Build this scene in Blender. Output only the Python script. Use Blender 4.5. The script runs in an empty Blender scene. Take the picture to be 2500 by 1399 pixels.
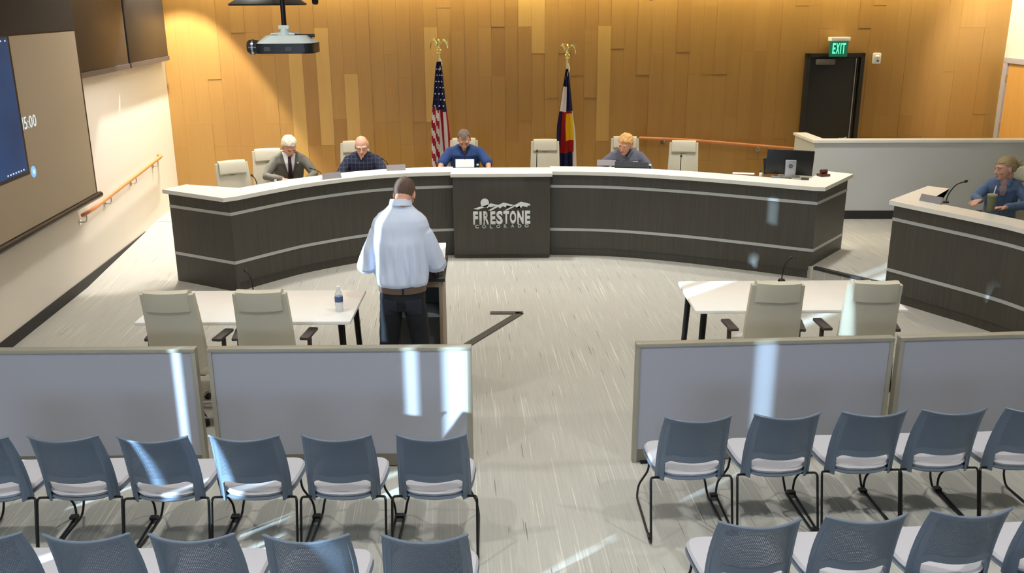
import bpy, bmesh, math, random
from math import sin, cos, pi, radians, sqrt, atan2
from mathutils import Vector, Matrix, noise
from mathutils.bvhtree import BVHTree
V = Vector
C = bpy.context.scene.collection
sc = bpy.context.scene
random.seed(7)

# ---------------------------------------------------------------- camera
FPX, TILT, CAMH, ROLL = 2278.0, radians(17.0), 3.15, radians(0.3)
cam = bpy.data.cameras.new('camera'); camo = bpy.data.objects.new('camera', cam); C.objects.link(camo)
cam.sensor_fit = 'HORIZONTAL'; cam.sensor_width = 36.0; cam.lens = FPX / 2500 * 36.0
cam.clip_start = 0.05; cam.clip_end = 100
camo.matrix_world = Matrix.Translation((0, 0, CAMH)) @ Matrix.Rotation(pi/2 - TILT, 4, 'X') @ Matrix.Rotation(-ROLL, 4, 'Z')
sc.camera = camo

def ray(x, y):
    u = (x-1250)/FPX; v = (y-699.5)/FPX
    c, s = cos(ROLL), sin(ROLL); u, v = c*u - s*v, s*u + c*v
    return V((u, cos(TILT) - v*sin(TILT), -sin(TILT) - v*cos(TILT)))
def P(x, y, z=0.0):      # surveyed point: photo measurement meets the level z
    r = ray(x, y); return V((0, 0, CAMH)) + r*((z-CAMH)/r.z)
def Q(x, y, Y):          # surveyed point: photo measurement meets the upright plane at distance Y
    r = ray(x, y); return V((0, 0, CAMH)) + r*(Y/r.y)

# ---------------------------------------------------------------- world, sun, lamps, exposure
w = bpy.data.worlds.new('world'); sc.world = w; w.use_nodes = True
w.node_tree.nodes['Background'].inputs[0].default_value = (0.55, 0.72, 1.0, 1)
w.node_tree.nodes['Background'].inputs[1].default_value = 1.0
sc.view_settings.view_transform = 'Standard'; sc.view_settings.look = 'None'
sc.view_settings.gamma = 1.0; sc.view_settings.use_curve_mapping = False
sc.view_settings.exposure = -0.04
def lamp(kind, name, loc, target, energy, color, **kw):
    l = bpy.data.lights.new(name, kind); l.energy = energy; l.color = color
    for k, v in kw.items(): setattr(l, k, v)
    o = bpy.data.objects.new(name, l); C.objects.link(o); o.location = loc
    o.rotation_euler = (V(target) - V(loc)).to_track_quat('-Z', 'Y').to_euler()
    return o
SUN = V((0.743*0.974, 0.669*0.974, -0.226))
lamp('SUN', 'sun', (-12, -8, 6), V((-12, -8, 6)) + SUN, 24.0, (0.55, 0.80, 1.0), angle=radians(0.7))
for lx in (-2.6, 0.4, 3.4):
    for ly, pw in ((3.0, 52), (6.2, 25), (9.2, 24)):
        lamp('AREA', 'ceiling_downlight', (lx, ly, 4.45), (lx, ly+0.05, 0), pw, (1.0, 0.975, 0.92), shape='DISK', size=0.12, spread=radians(135))
for lx in (-2.6, -0.4, 1.8, 4.0):
    lamp('AREA', 'dais_downlight', (lx, 11.7, 4.45), (lx, 11.8, 0), 30, (1.0, 0.96, 0.89), shape='DISK', size=0.25, spread=radians(95))
# fill lamp standing in for window daylight from behind the camera
lamp('AREA', 'rear_daylight_fill', (-2.2, -3.2, 2.6), (0.3, 5.5, 0.4), 160, (0.58, 0.76, 1.0), shape='RECTANGLE', size=2.2, size_y=1.0)
lamp('SPOT', 'right_wall_fill', (6.6, 13.4, 4.4), (7.9, 14.6, 2.2), 420, (1.0, 0.95, 0.88), spot_size=radians(70), spot_blend=0.6, shadow_soft_size=0.08)  # added lamp, unseen, that brightens the right wall and its door
lamp('AREA', 'left_wall_fill', (-3.9, 11.3, 4.4), (-5.1, 11.6, 1.2), 80, (1.0, 0.94, 0.88), shape='RECTANGLE', size=0.3, size_y=3.0, spread=radians(140))  # extra wash lamp, added to whiten the left wall
# wall washer above the panelled wall
for i in range(8):
    x = -4.4 + i*1.62; y = 14.45 + (x+5.2)*0.067 - 0.32
    lamp('AREA', 'wall_washer', (x, y, 3.80), (x, y+0.32, 2.9), 28, (1.0, 0.87, 0.50), shape='RECTANGLE', size=1.5, size_y=0.1)
lamp('SPOT', 'corner_spot', (-4.55, 13.55, 4.4), (-5.1, 13.25, 0.0), 1250, (1.0, 0.93, 0.83), spot_size=radians(72), spot_blend=0.12, shadow_soft_size=0.06)

# ---------------------------------------------------------------- materials
def lin(c):
    c = c/255.0
    return c/12.92 if c <= 0.04045 else ((c+0.055)/1.055)**2.4
def rgb(r, g, b): return (lin(r), lin(g), lin(b), 1)
MATS = {}
def mat(name, col, rough=0.5, metal=0.0, var=0.06, scale=(8, 8, 8), bump=0.0, bscale=60, emit=0.0, coat=0.0, coords='Object', sheen=0.0, detail=2.0, alpha=1.0, trans=0.0, bstretch=None):
    if name in MATS: return MATS[name]
    m = bpy.data.materials.new(name); m.use_nodes = True; nt = m.node_tree; N = nt.nodes; L = nt.links
    b = N['Principled BSDF']; b.inputs['Roughness'].default_value = rough; b.inputs['Metallic'].default_value = metal
    if coat: b.inputs['Coat Weight'].default_value = coat; b.inputs['Coat Roughness'].default_value = 0.15
    if sheen: b.inputs['Sheen Weight'].default_value = sheen
    if trans: b.inputs['Transmission Weight'].default_value = trans
    b.inputs['Alpha'].default_value = alpha
    tc = N.new('ShaderNodeTexCoord'); mp = N.new('ShaderNodeMapping'); mp.inputs['Scale'].default_value = scale
    L.new(tc.outputs[coords], mp.inputs['Vector'])
    nz = N.new('ShaderNodeTexNoise'); nz.inputs['Scale'].default_value = 1.0; nz.inputs['Detail'].default_value = detail
    L.new(mp.outputs['Vector'], nz.inputs['Vector'])
    mx = N.new('ShaderNodeMix'); mx.data_type = 'RGBA'
    mx.inputs[6].default_value = tuple(c*(1-var) for c in col[:3]) + (1,)
    mx.inputs[7].default_value = tuple(min(1, c*(1+var)) for c in col[:3]) + (1,)
    L.new(nz.outputs['Fac'], mx.inputs[0]); L.new(mx.outputs[2], b.inputs['Base Color'])
    if emit:
        L.new(mx.outputs[2], b.inputs['Emission Color']); b.inputs['Emission Strength'].default_value = emit
    if bump:
        n2 = N.new('ShaderNodeTexNoise'); n2.inputs['Scale'].default_value = bscale; n2.inputs['Detail'].default_value = 3
        if bstretch:
            mp2 = N.new('ShaderNodeMapping'); mp2.inputs['Scale'].default_value = bstretch
            L.new(tc.outputs['Object'], mp2.inputs['Vector']); L.new(mp2.outputs['Vector'], n2.inputs['Vector'])
        else: L.new(tc.outputs['Object'], n2.inputs['Vector'])
        bp = N.new('ShaderNodeBump'); bp.inputs['Strength'].default_value = bump; bp.inputs['Distance'].default_value = 0.02
        L.new(n2.outputs['Fac'], bp.inputs['Height']); L.new(bp.outputs['Normal'], b.inputs['Normal'])
    MATS[name] = m; return m

def carpet_material():
    m = bpy.data.materials.new('carpet'); m.use_nodes = True; nt = m.node_tree; N = nt.nodes; L = nt.links
    b = N['Principled BSDF']; b.inputs['Roughness'].default_value = 0.95
    tc = N.new('ShaderNodeTexCoord')
    rot = N.new('ShaderNodeMapping'); rot.inputs['Rotation'].default_value = (0, 0, radians(-3.6)); L.new(tc.outputs['Object'], rot.inputs['Vector'])
    def nse(sx, sy, det=0.0, off=0.0):
        mp = N.new('ShaderNodeMapping'); mp.inputs['Scale'].default_value = (sx, sy, 1); mp.inputs['Location'].default_value = (off, off*1.7, 0)
        L.new(rot.outputs['Vector'], mp.inputs['Vector'])
        n = N.new('ShaderNodeTexNoise'); n.inputs['Scale'].default_value = 1; n.inputs['Detail'].default_value = det
        L.new(mp.outputs['Vector'], n.inputs['Vector']); return n.outputs['Fac']
    def ramp(src, a, bb):
        r = N.new('ShaderNodeMapRange'); r.inputs[1].default_value = a; r.inputs[2].default_value = bb; L.new(src, r.inputs[0]); return r.outputs[0]
    def mix(f, a, bcol):
        x = N.new('ShaderNodeMix'); x.data_type = 'RGBA'
        if isinstance(f, float): x.inputs[0].default_value = f
        else: L.new(f, x.inputs[0])
        for s, c in ((6, a), (7, bcol)):
            if isinstance(c, tuple): x.inputs[s].default_value = c
            else: L.new(c, x.inputs[s])
        return x.outputs[2]
    base = mix(nse(90, 2.0, 2.0), rgb(158, 157, 151), rgb(192, 191, 184))
    base = mix(ramp(nse(80, 0.9, 0, 3.1), 0.70, 0.76), base, rgb(204, 203, 193))
    base = mix(ramp(nse(90, 1.1, 0.3, 9.1), 0.75, 0.775), base, rgb(224, 222, 210))
    base = mix(ramp(nse(90, 2.0, 0.3, 21.3), 0.765, 0.785), base, rgb(92, 88, 82))
    sp = mix(ramp(nse(420, 420, 0, 5.0), 0.42, 0.66), rgb(170, 169, 160), rgb(218, 217, 207))
    base = mix(0.25, base, sp)
    L.new(base, b.inputs['Base Color'])
    n = N.new('ShaderNodeTexNoise'); n.inputs['Scale'].default_value = 260; L.new(tc.outputs['Object'], n.inputs['Vector'])
    bp = N.new('ShaderNodeBump'); bp.inputs['Strength'].default_value = 0.4; bp.inputs['Distance'].default_value = 0.01
    L.new(n.outputs['Fac'], bp.inputs['Height']); L.new(bp.outputs['Normal'], b.inputs['Normal'])
    return m
CARPET = carpet_material()

def shell_material():    # moulded plastic with rows of small round through-holes
    m = bpy.data.materials.new('perforated_shell'); m.use_nodes = True; nt = m.node_tree; N = nt.nodes; L = nt.links
    b = N['Principled BSDF']; b.inputs['Roughness'].default_value = 0.42
    b.inputs['Base Color'].default_value = rgb(90, 103, 119)
    tc = N.new('ShaderNodeTexCoord'); sep = N.new('ShaderNodeSeparateXYZ'); L.new(tc.outputs['Object'], sep.inputs[0])
    def mth(op, a, bb=None):
        n = N.new('ShaderNodeMath'); n.operation = op
        for i, s in enumerate((a, bb)):
            if s is None: continue
            if isinstance(s, (int, float)): n.inputs[i].default_value = s
            else: L.new(s, n.inputs[i])
        return n.outputs[0]
    zc = mth('MULTIPLY', sep.outputs[2], 105.0); xc = mth('MULTIPLY', sep.outputs[0], 105.0)
    rowi = mth('FLOOR', zc); odd = mth('MULTIPLY', mth('MODULO', rowi, 2.0), 0.5)
    fx = mth('SUBTRACT', mth('FRACT', mth('ADD', xc, mth('ADD', odd, 100.0))), 0.5); fz = mth('SUBTRACT', mth('FRACT', zc), 0.5)
    d = mth('SQRT', mth('ADD', mth('MULTIPLY', fx, fx), mth('MULTIPLY', fz, fz)))
    hole = mth('LESS_THAN', d, 0.21)
    tr = N.new('ShaderNodeBsdfTransparent'); ms = N.new('ShaderNodeMixShader')
    L.new(hole, ms.inputs[0]); L.new(b.outputs[0], ms.inputs[1]); L.new(tr.outputs[0], ms.inputs[2])
    L.new(ms.outputs[0], N['Material Output'].inputs['Surface'])
    return m
PERF = shell_material()

def plaid_material():
    m = bpy.data.materials.new('navy_plaid'); m.use_nodes = True; nt = m.node_tree; N = nt.nodes; L = nt.links
    b = N['Principled BSDF']; b.inputs['Roughness'].default_value = 0.9
    tc = N.new('ShaderNodeTexCoord')
    outs = []
    for ax in ('X', 'Z'):
        wv = N.new('ShaderNodeTexWave'); wv.bands_direction = ax; wv.inputs['Scale'].default_value = 6.0; wv.inputs['Distortion'].default_value = 0.6
        L.new(tc.outputs['Object'], wv.inputs['Vector'])
        r = N.new('ShaderNodeMapRange'); r.inputs[1].default_value = 0.8; r.inputs[2].default_value = 0.95; L.new(wv.outputs['Fac'], r.inputs[0]); outs.append(r.outputs[0])
    ad = N.new('ShaderNodeMath'); ad.operation = 'ADD'; L.new(outs[0], ad.inputs[0]); L.new(outs[1], ad.inputs[1])
    mx = N.new('ShaderNodeMix'); mx.data_type = 'RGBA'; mx.inputs[6].default_value = rgb(30, 34, 58); mx.inputs[7].default_value = rgb(56, 62, 90)
    L.new(ad.outputs[0], mx.inputs[0]); L.new(mx.outputs[2], b.inputs['Base Color'])
    return m

WHITE = mat('white_paint', rgb(222, 218, 206), 0.6, var=0.02, scale=(1, 1, 1))
WARMWALL = mat('warm_white_wall', rgb(226, 220, 210), 0.6, var=0.02, scale=(1, 1, 1), bump=0.02, bscale=200)
GREYWALL = mat('pale_grey_wall', rgb(208, 212, 213), 0.6, var=0.02, scale=(1, 1, 1))
BLACKBASE = mat('black_rubber', rgb(44, 43, 44), 0.6)
DARKWOOD = mat('dark_laminate', rgb(70, 66, 59), 0.42, var=0.38, scale=(38, 38, 1.3), detail=4)
ALU = mat('brushed_aluminium', rgb(186, 188, 188), 0.38, metal=0.35, var=0.04)
COUNTER = mat('white_solid_surface', rgb(232, 230, 222), 0.35, var=0.02)
TABLETOP = mat('white_laminate', rgb(247, 246, 242), 0.35, var=0.02)
CREAM = mat('cream_leather', rgb(200, 194, 174), 0.5, var=0.04, bump=0.05, bscale=90)
CREAMDK = mat('cream_leather_shadow', rgb(120, 114, 98), 0.6)  # cream darkened to stand for shade under the head cushion
ARMG = mat('dark_grey_plastic', rgb(66, 61, 60), 0.45)
BLACK = mat('black_plastic', rgb(22, 22, 24), 0.4)
BLACKM = mat('black_metal', rgb(16, 16, 18), 0.35, metal=0.3)
CHROME = mat('polished_steel', rgb(200, 200, 200), 0.2, metal=1.0)
SHELL = mat('blue_grey_plastic', rgb(94, 107, 123), 0.42, var=0.03)
SEATF = mat('light_grey_fabric', rgb(182, 182, 190), 0.85, var=0.04, scale=(80, 80, 80), bump=0.05, bscale=300)
PANELF = mat('grey_fabric_panel', rgb(160, 162, 172), 0.85, var=0.04, scale=(140, 140, 140), bump=0.05, bscale=400)
PANELM = mat('greige_metal_frame', rgb(158, 154, 140), 0.45, metal=0.2)
PANELB = mat('greige_kick_rail', rgb(112, 106, 92), 0.6)
RAILW = mat('orange_wood_rail', rgb(206, 132, 84), 0.4, var=0.1, scale=(2, 30, 30))
PAPER = mat('white_paper', rgb(238, 238, 238), 0.7, var=0.01)
PLATEG = mat('grey_nameplate', rgb(142, 138, 142), 0.4, var=0.05)
SKIN = mat('skin_fair', rgb(214, 164, 140), 0.55, var=0.06, scale=(20, 20, 20))
SKIN2 = mat('skin_ruddy', rgb(206, 152, 128), 0.55, var=0.08, scale=(20, 20, 20))
GOLD = mat('polished_brass', rgb(232, 214, 140), 0.25, metal=0.9)
DOORBLK = mat('black_door_paint', rgb(38, 37, 36), 0.45, var=0.05)
HONEY = mat('honey_wood_door', rgb(214, 160, 84), 0.45, var=0.12, scale=(30, 30, 1.5))

# ---------------------------------------------------------------- geometry helpers
def rbm(): return bmesh.new()
def box(bm, cx, cy, cz, sx, sy, sz, rz=0.0, bev=0.0, mx=None):
    M = Matrix.Translation((cx, cy, cz)) @ Matrix.Rotation(rz, 4, 'Z') @ Matrix.Diagonal((sx, sy, sz, 1))
    if mx is not None: M = mx @ M
    r = bmesh.ops.create_cube(bm, size=1.0, matrix=M)
    if bev:
        es = list({e for v in r['verts'] for e in v.link_edges})
        bmesh.ops.bevel(bm, geom=es, offset=bev, segments=2, affect='EDGES', profile=0.6)
def cyl(bm, p0, p1, r0, r1=None, n=14, cap=True):
    p0, p1 = V(p0), V(p1); r1 = r0 if r1 is None else r1; d = p1-p0
    M = Matrix.Translation((p0+p1)/2) @ d.to_track_quat('Z', 'Y').to_matrix().to_4x4()
    bmesh.ops.create_cone(bm, cap_ends=cap, segments=n, radius1=r0, radius2=r1, depth=d.length, matrix=M)
def ell(bm, c, r, M=None, n=16):
    T = Matrix.Translation(V(c)) @ (M.to_4x4() if M else Matrix.Identity(4)) @ Matrix.Diagonal((r[0], r[1], r[2], 1))
    bmesh.ops.create_uvsphere(bm, u_segments=n, v_segments=max(6, n*2//3), radius=1.0, matrix=T)
def loft(bm, rings, n=20, cap=True):       # rings: (centre, half-axis a, half-axis b)
    R = []
    for c, a, b in rings:
        c, a, b = V(c), V(a), V(b)
        R.append([bm.verts.new(c + a*cos(2*pi*i/n) + b*sin(2*pi*i/n)) for i in range(n)])
    for A, B in zip(R, R[1:]):
        for i in range(n):
            j = (i+1) % n; bm.faces.new((A[i], A[j], B[j], B[i]))
    if cap:
        bm.faces.new(list(reversed(R[0]))); bm.faces.new(R[-1])
def limb(bm, pts, radii, n=12, caps=True):
    pts = [V(p) for p in pts]
    up = V((0.31, 0.2, 0.93)).normalized(); prev = None; rings = []
    for i, p in enumerate(pts):
        t = (pts[min(i+1, len(pts)-1)] - pts[max(i-1, 0)]).normalized()
        a = (up - t*up.dot(t)) if prev is None else (prev - t*prev.dot(t))
        if a.length < 1e-4: a = V((1, 0, 0)) - t*t.x
        a.normalize(); prev = a; b = t.cross(a)
        r = radii[i] if i < len(radii) else radii[-1]
        if caps and i == 0: rings.append((p - t*r*0.75, a*r*0.55, b*r*0.55))
        rings.append((p, a*r, b*r))
        if caps and i == len(pts)-1: rings.append((p + t*r*0.75, a*r*0.55, b*r*0.55))
    loft(bm, rings, n)
def smooth_path(pts, k=6):
    pts = [V(p) for p in pts]; out = []
    for i in range(len(pts)-1):
        p0 = pts[max(i-1, 0)]; p1 = pts[i]; p2 = pts[i+1]; p3 = pts[min(i+2, len(pts)-1)]
        for j in range(k):
            t = j/k
            out.append(0.5*((2*p1) + (p2-p0)*t + (2*p0-5*p1+4*p2-p3)*t*t + (3*p1-p0-3*p2+p3)*t**3))
    out.append(pts[-1]); return out
def bend_path(pts, r=0.03, k=4):            # polyline with rounded corners
    pts = [V(p) for p in pts]; out = [pts[0]]
    for a, b, c in zip(pts, pts[1:], pts[2:]):
        d1 = (a-b); d2 = (c-b); rr = min(r, d1.length*0.45, d2.length*0.45)
        s = b + d1.normalized()*rr; e = b + d2.normalized()*rr
        for j in range(k+1):
            t = j/k; out.append(s*(1-t)**2 + b*2*t*(1-t) + e*t*t)
    out.append(pts[-1]); return out
def prism(bm, poly, z0, z1):                # poly: list of (x, y)
    lo = [bm.verts.new((p[0], p[1], z0)) for p in poly]; hi = [bm.verts.new((p[0], p[1], z1)) for p in poly]
    n = len(poly)
    for i in range(n): bm.faces.new((lo[i], lo[(i+1) % n], hi[(i+1) % n], hi[i]))
    bm.faces.new(list(reversed(lo))); bm.faces.new(hi)
def build(name, bm, m, parent=None, smooth=True, loc=None, rz=None):
    bmesh.ops.recalc_face_normals(bm, faces=bm.faces)
    me = bpy.data.meshes.new(name); bm.to_mesh(me); bm.free()
    for mm in (m if isinstance(m, (list, tuple)) else [m]): me.materials.append(mm)
    if smooth:
        for p in me.polygons: p.use_smooth = True
        try: me.set_sharp_from_angle(angle=radians(38))
        except Exception: pass
    o = bpy.data.objects.new(name, me); C.objects.link(o)
    if parent: o.parent = parent
    if loc is not None: o.location = loc
    if rz is not None: o.rotation_euler = (0, 0, rz)
    return o
def tag(o, label, cat, group=None):
    o['label'] = label; o['category'] = cat
    if group: o['group'] = group
    return o
def thing(name, label, cat, loc=(0, 0, 0), rz=0.0, group=None):
    o = bpy.data.objects.new(name, None); C.objects.link(o); o.location = loc; o.rotation_euler = (0, 0, rz); o.empty_display_size = 0.1
    return tag(o, label, cat, group)
def struct(o): o['kind'] = 'structure'; return o
def plab(o, label): o['label'] = label; return o
def dup(root, loc, rz, label, group=None):
    r = root.copy(); C.objects.link(r); r.location = loc; r.rotation_euler = (0, 0, rz); r['label'] = label
    if group: r['group'] = group
    for ch in root.children:
        c = ch.copy(); C.objects.link(c); c.parent = r
        for g in ch.children:
            d = g.copy(); C.objects.link(d); d.parent = c
    return r
def bx(name, m, parent, *a, **k):
    bm = rbm(); box(bm, *a, **k); return build(name, bm, m, parent)

# ================================================================ SETTING
# room axes: the side walls run along AX, the back wall along EX
AX = V((-0.067, 1, 0)).normalized(); EX = V((1, 0.067, 0)).normalized(); RZ = atan2(EX.y, EX.x)
def LW(Y, off=0.0): return V((-4.24 - 0.067*Y + off, Y, 0))
BL = V((-5.205, 14.4, 0))
def BW(s, z=0.0, off=0.0): return BL + EX*s - AX*off + V((0, 0, z))
BR = BW(13.1)
PZ = 0.15           # platform level
CEIL = 4.6

bm = rbm(); prism(bm, [(-4.9, -4.2), (9.5, -4.2), (9.5, 15.9), (-6, 15.9)], -0.12, 0.0)
struct(build('floor', bm, CARPET))
bm = rbm(); prism(bm, [(-5.6, -4.4), (9.6, -4.4), (9.6, 16.2), (-5.6, 16.2)], CEIL, CEIL+0.1)
struct(build('ceiling', bm, WHITE))

# left wall with narrow window slits behind the first seating rows
slits = [(0.62, 0.035, 0.5, 3.3), (2.355, 0.13, 0.5, 3.3), (2.62, 0.045, 0.5, 3.3), (3.97, 0.035, 0.5, 3.3), (4.175, 0.08, 2.05, 2.55)]  # short last opening added to let sun onto the standing man's arm
segs = []; y = -4.3
JS = 0.112   # the sun crosses the wall thickness at a slant, so each opening starts this much earlier
for c, wd, _, _ in sorted(slits):
    segs.append((y, c-wd/2-JS)); y = c+wd/2
segs.append((y, 14.55))
bm = rbm()
for a, b in segs:
    A, B = LW(a), LW(b); prism(bm, [(A.x-0.12, A.y), (A.x, A.y), (B.x, B.y), (B.x-0.12, B.y)], -0.1, CEIL)
for c, wd, s0, s1 in slits:
    A, B = LW(c-wd/2-JS), LW(c+wd/2)
    for z0, z1 in ((-0.1, s0), (s1, CEIL)):
        prism(bm, [(A.x-0.12, A.y), (A.x, A.y), (B.x, B.y), (B.x-0.12, B.y)], z0, z1)
struct(build('wall_left', bm, WARMWALL))
for i, (c, wd, s0, s1) in enumerate(sorted(slits)):
    bm = rbm(); p = LW(c)
    for yy in (c-wd/2-JS-0.015, c+wd/2+0.015): box(bm, LW(yy).x+0.006, yy, (s0+s1)/2, 0.012, 0.03, s1-s0+0.08)
    for zz in (s0-0.02, s1+0.02): box(bm, p.x+0.006, c-JS/2, zz, 0.012, wd+JS+0.08, 0.04)
    struct(build('window_%d' % (i+1), bm, PANELM))
bm = rbm(); prism(bm, [(-4.2, -4.2), (9.4, -4.2), (9.4, -4.05), (-4.2, -4.05)], -0.1, CEIL)
struct(build('wall_rear', bm, WHITE))
# baseboard left (its foot disappears behind the rising ramp)
bm = rbm(); A, B = LW(-4), LW(14.3); prism(bm, [(A.x, A.y), (A.x+0.012, A.y), (B.x+0.012, B.y), (B.x, B.y)], 0.0, 0.12)
struct(build('baseboard_left', bm, BLACKBASE))
# ramp along the left wall
bm = rbm()
p = [(-5.1, 10.3, 0.0), (-3.98, 10.6, 0.0), (-3.9, 13.2, PZ), (-5.15, 13.2, PZ), (-5.1, 10.3, -0.05), (-3.98, 10.6, -0.05), (-3.9, 13.2, -0.05), (-5.15, 13.2, -0.05)]
v = [bm.verts.new(q) for q in p]
for f in ((0, 1, 2, 3), (7, 6, 5, 4), (0, 4, 5, 1), (1, 5, 6, 2), (2, 6, 7, 3), (3, 7, 4, 0)): bm.faces.new([v[i] for i in f])
struct(build('floor_ramp', bm, CARPET, smooth=False))
# platform behind the dais; its step shows between the dais and the side desk
bm = rbm(); PF = [(-3.12, 10.14, 0), (-2.75, 10.62, 0), (-2.42, 10.98, 0), (-1.83, 11.42, 0), (-1.3, 11.62, 0), (-0.72, 11.71, 0)]
PG = [(0.47, 11.70, 0), (1.27, 11.60, 0), (2.1, 11.30, 0), (2.8, 10.95, 0), (3.2, 10.73, 0), (3.52, 10.56, 0)]
prism(bm, [(-3.90, 10.68)] + [(q.x, q.y+0.035) for q in smooth_path(PF, 6)] + [(q.x, q.y+0.035) for q in smooth_path(PG, 6)][:-1] + [(3.50, 10.53), (4.10, 9.82), (4.95, 8.55), (4.95, 7.0), (9.2, 7.0), (9.2, 15.6), (4.4, 15.2), (-5.2, 14.6), (-5.15, 13.1), (-3.9, 13.1)], -0.05, PZ)
struct(build('floor_platform', bm, CARPET, smooth=False))
bm = rbm(); A, B = V((3.53, 10.50, 0)), V((4.11, 9.80, 0)); d = (B-A); n = V((-d.y, d.x, 0)).normalized()
M = Matrix.Translation((A+B)/2 + V((0, 0, PZ-0.004))) @ Matrix.Rotation(atan2(d.y, d.x), 4, 'Z')
box(bm, 0, 0.02, 0, d.length, 0.06, 0.035, mx=M, bev=0.006)
struct(build('trim_1', bm, BLACKBASE))

# back wall of staggered wood planks
bm = rbm(); A, B = BW(-0.2), BW(13.3)
prism(bm, [(A.x, A.y+0.04), (B.x, B.y+0.04), (B.x, B.y+0.16), (A.x, A.y+0.16)], -0.1, CEIL)
wall_back = struct(build('wall_back', bm, mat('wall_batten', rgb(140, 98, 52), 0.7)))
TONES = [(166, 126, 66), (164, 124, 64), (168, 128, 68), (165, 124, 65), (161, 120, 62), (188, 150, 84), (154, 114, 58)]
PL = [mat('plank_tone_%d' % i, rgb(*t), 0.42, var=0.09, scale=(26, 26, 1.2), detail=5, bump=0.04, bscale=30, bstretch=(3, 3, 0.2)) for i, t in enumerate(TONES)]
def s_of(px, y=160):
    r = ray(px, y); # meets the wall plane
    n = V((-EX.y, EX.x, 0)); t = (BL - V((0, 0, CAMH))).dot(n)/r.dot(n); p = V((0, 0, CAMH)) + r*t
    return (p-BL).dot(EX), p.z
PW = 0.205
special = {}
for px, y0, y1, tone in [(799, 58, 345, 5), (863, 205, 345, 5), (1044, 52, 300, 5), (1294, -60, 98, 5), (1324, -60, 150, 5), (1478, 98, 330, 5), (1508, 150, 420, 0), (769, 160, 340, 6), (845, 300, 420, 6), (735, 132, 440, 5), (1268, 100, 300, 4), (1225, 52, 200, 6), (1190, 100, 200, 2)]:
    s, zt = s_of(px, y0); _, zb = s_of(px, y1); special.setdefault(int(s/PW), []).append((zb, zt, tone))
ncol = int(13.1/PW)+1
grid = 0.34
for ci in range(ncol):
    s0 = ci*PW; s1 = min(13.1, s0+PW)
    cuts = []; z = 0.0; k = random.choice([0.34, 0.68, 1.02, 1.36])
    spans = []
    if ci in special:
        sp = sorted(special[ci]); z = 0.0
        for zb, zt, tone in sp:
            zb = max(0.0, round(zb/grid)*grid); zt = round(zt/grid)*grid + 0.06
            if zb > z+0.05: spans.append((z, zb, random.choice([0, 1, 3])))
            spans.append((max(z, zb), min(zt, CEIL), tone)); z = min(zt, CEIL)
        if z < CEIL-0.05: spans.append((z, CEIL, random.choice([0, 1, 3])))
    else:
        z = 0.0; nz = k
        while z < CEIL-0.05:
            e = min(CEIL, z+nz); spans.append((z, e, random.choice([0, 0, 1, 1, 2, 3, 3, 4]))); z = e; nz = grid*random.choice([3, 4, 5, 6, 7])
    for z0, z1, tone in spans:
        bm = rbm(); dep = 0.030 + random.choice([0, 0, 0.003, 0.006]) + (0.004 if tone == 5 else 0)
        box(bm, (s1-s0)/2, -dep/2+0.03, (z1-z0)/2, s1-s0-0.0012, dep, z1-z0-0.0012)
        o = build('plank', bm, PL[tone], wall_back, smooth=False)
        o.location = BW(s0, z0); o.rotation_euler = (0, 0, RZ)
# right wall
def RW(t, off=0.0): return BR - AX*t - EX*off
A, B = RW(-0.1), RW(13.5)
bm = rbm(); prism(bm, [(A.x, A.y), (B.x, B.y), (B.x+0.15, B.y), (A.x+0.15, A.y)], -0.1, CEIL)
struct(build('wall_right', bm, WHITE))
bm = rbm(); B2 = RW(19.4); prism(bm, [(B.x, B.y), (B2.x, B2.y), (B2.x+0.15, B2.y), (B.x+0.15, B.y)], -0.1, CEIL)
struct(build('wall_right_front', bm, WHITE))
# honey wood door in the right wall
d2 = bpy.data.objects.new('door_2', None); C.objects.link(d2); d2['kind'] = 'structure'; d2.location = RW(0.12); d2.rotation_euler = (0, 0, RZ-pi/2)
bx('door_frame', mat('grey_door_frame', rgb(176, 170, 172), 0.5), d2, 0.05, -0.03, 1.1, 0.10, 0.08, 2.2)
bx('door_frame', MATS['grey_door_frame'], d2, 0.6, -0.03, 2.22, 1.2, 0.08, 0.08)
bx('door_frame', MATS['grey_door_frame'], d2, 1.15, -0.03, 1.1, 0.10, 0.08, 2.2)
bx('door_panel', HONEY, d2, 0.6, -0.02, 1.09, 0.98, 0.045, 2.16)
bx('hinge', CHROME, d2, 0.10, -0.055, 1.95, 0.02, 0.02, 0.1); bx('hinge', CHROME, d2, 0.10, -0.055, 1.2, 0.02, 0.02, 0.1)
# black exit door in the back wall
sl, zt = s_of(1966, 130); sr, _ = s_of(2107, 131)
d1 = bpy.data.objects.new('door_1', None); C.objects.link(d1); d1['kind'] = 'structure'; d1.location = BW(sl, 0, 0.03); d1.rotation_euler = (0, 0, RZ)
dw = sr-sl
bm = rbm(); box(bm, 0.03, -0.02, zt/2, 0.06, 0.09, zt); box(bm, dw-0.03, -0.02, zt/2, 0.06, 0.09, zt); box(bm, dw/2, -0.02, zt-0.03, dw, 0.09, 0.06)
build('door_frame', bm, DOORBLK, d1)
bm = rbm(); box(bm, dw/2-0.02, 0.0, zt/2-0.03, dw-0.14, 0.05, zt-0.07, bev=0.004)
build('door_panel', bm, DOORBLK, d1)
bx('door_closer', mat('grey_closer', rgb(104, 100, 98), 0.5), d1, 0.30, -0.06, zt-0.13, 0.30, 0.07, 0.085, bev=0.01)
bx('closer_arm', BLACKM, d1, 0.36, -0.10, zt-0.05, 0.28, 0.015, 0.02)
bx('edge_strip', mat('bright_strip', rgb(170, 176, 186), 0.3, metal=0.6), d1, dw-0.125, -0.032, zt/2-0.03, 0.014, 0.012, zt-0.1)
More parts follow.
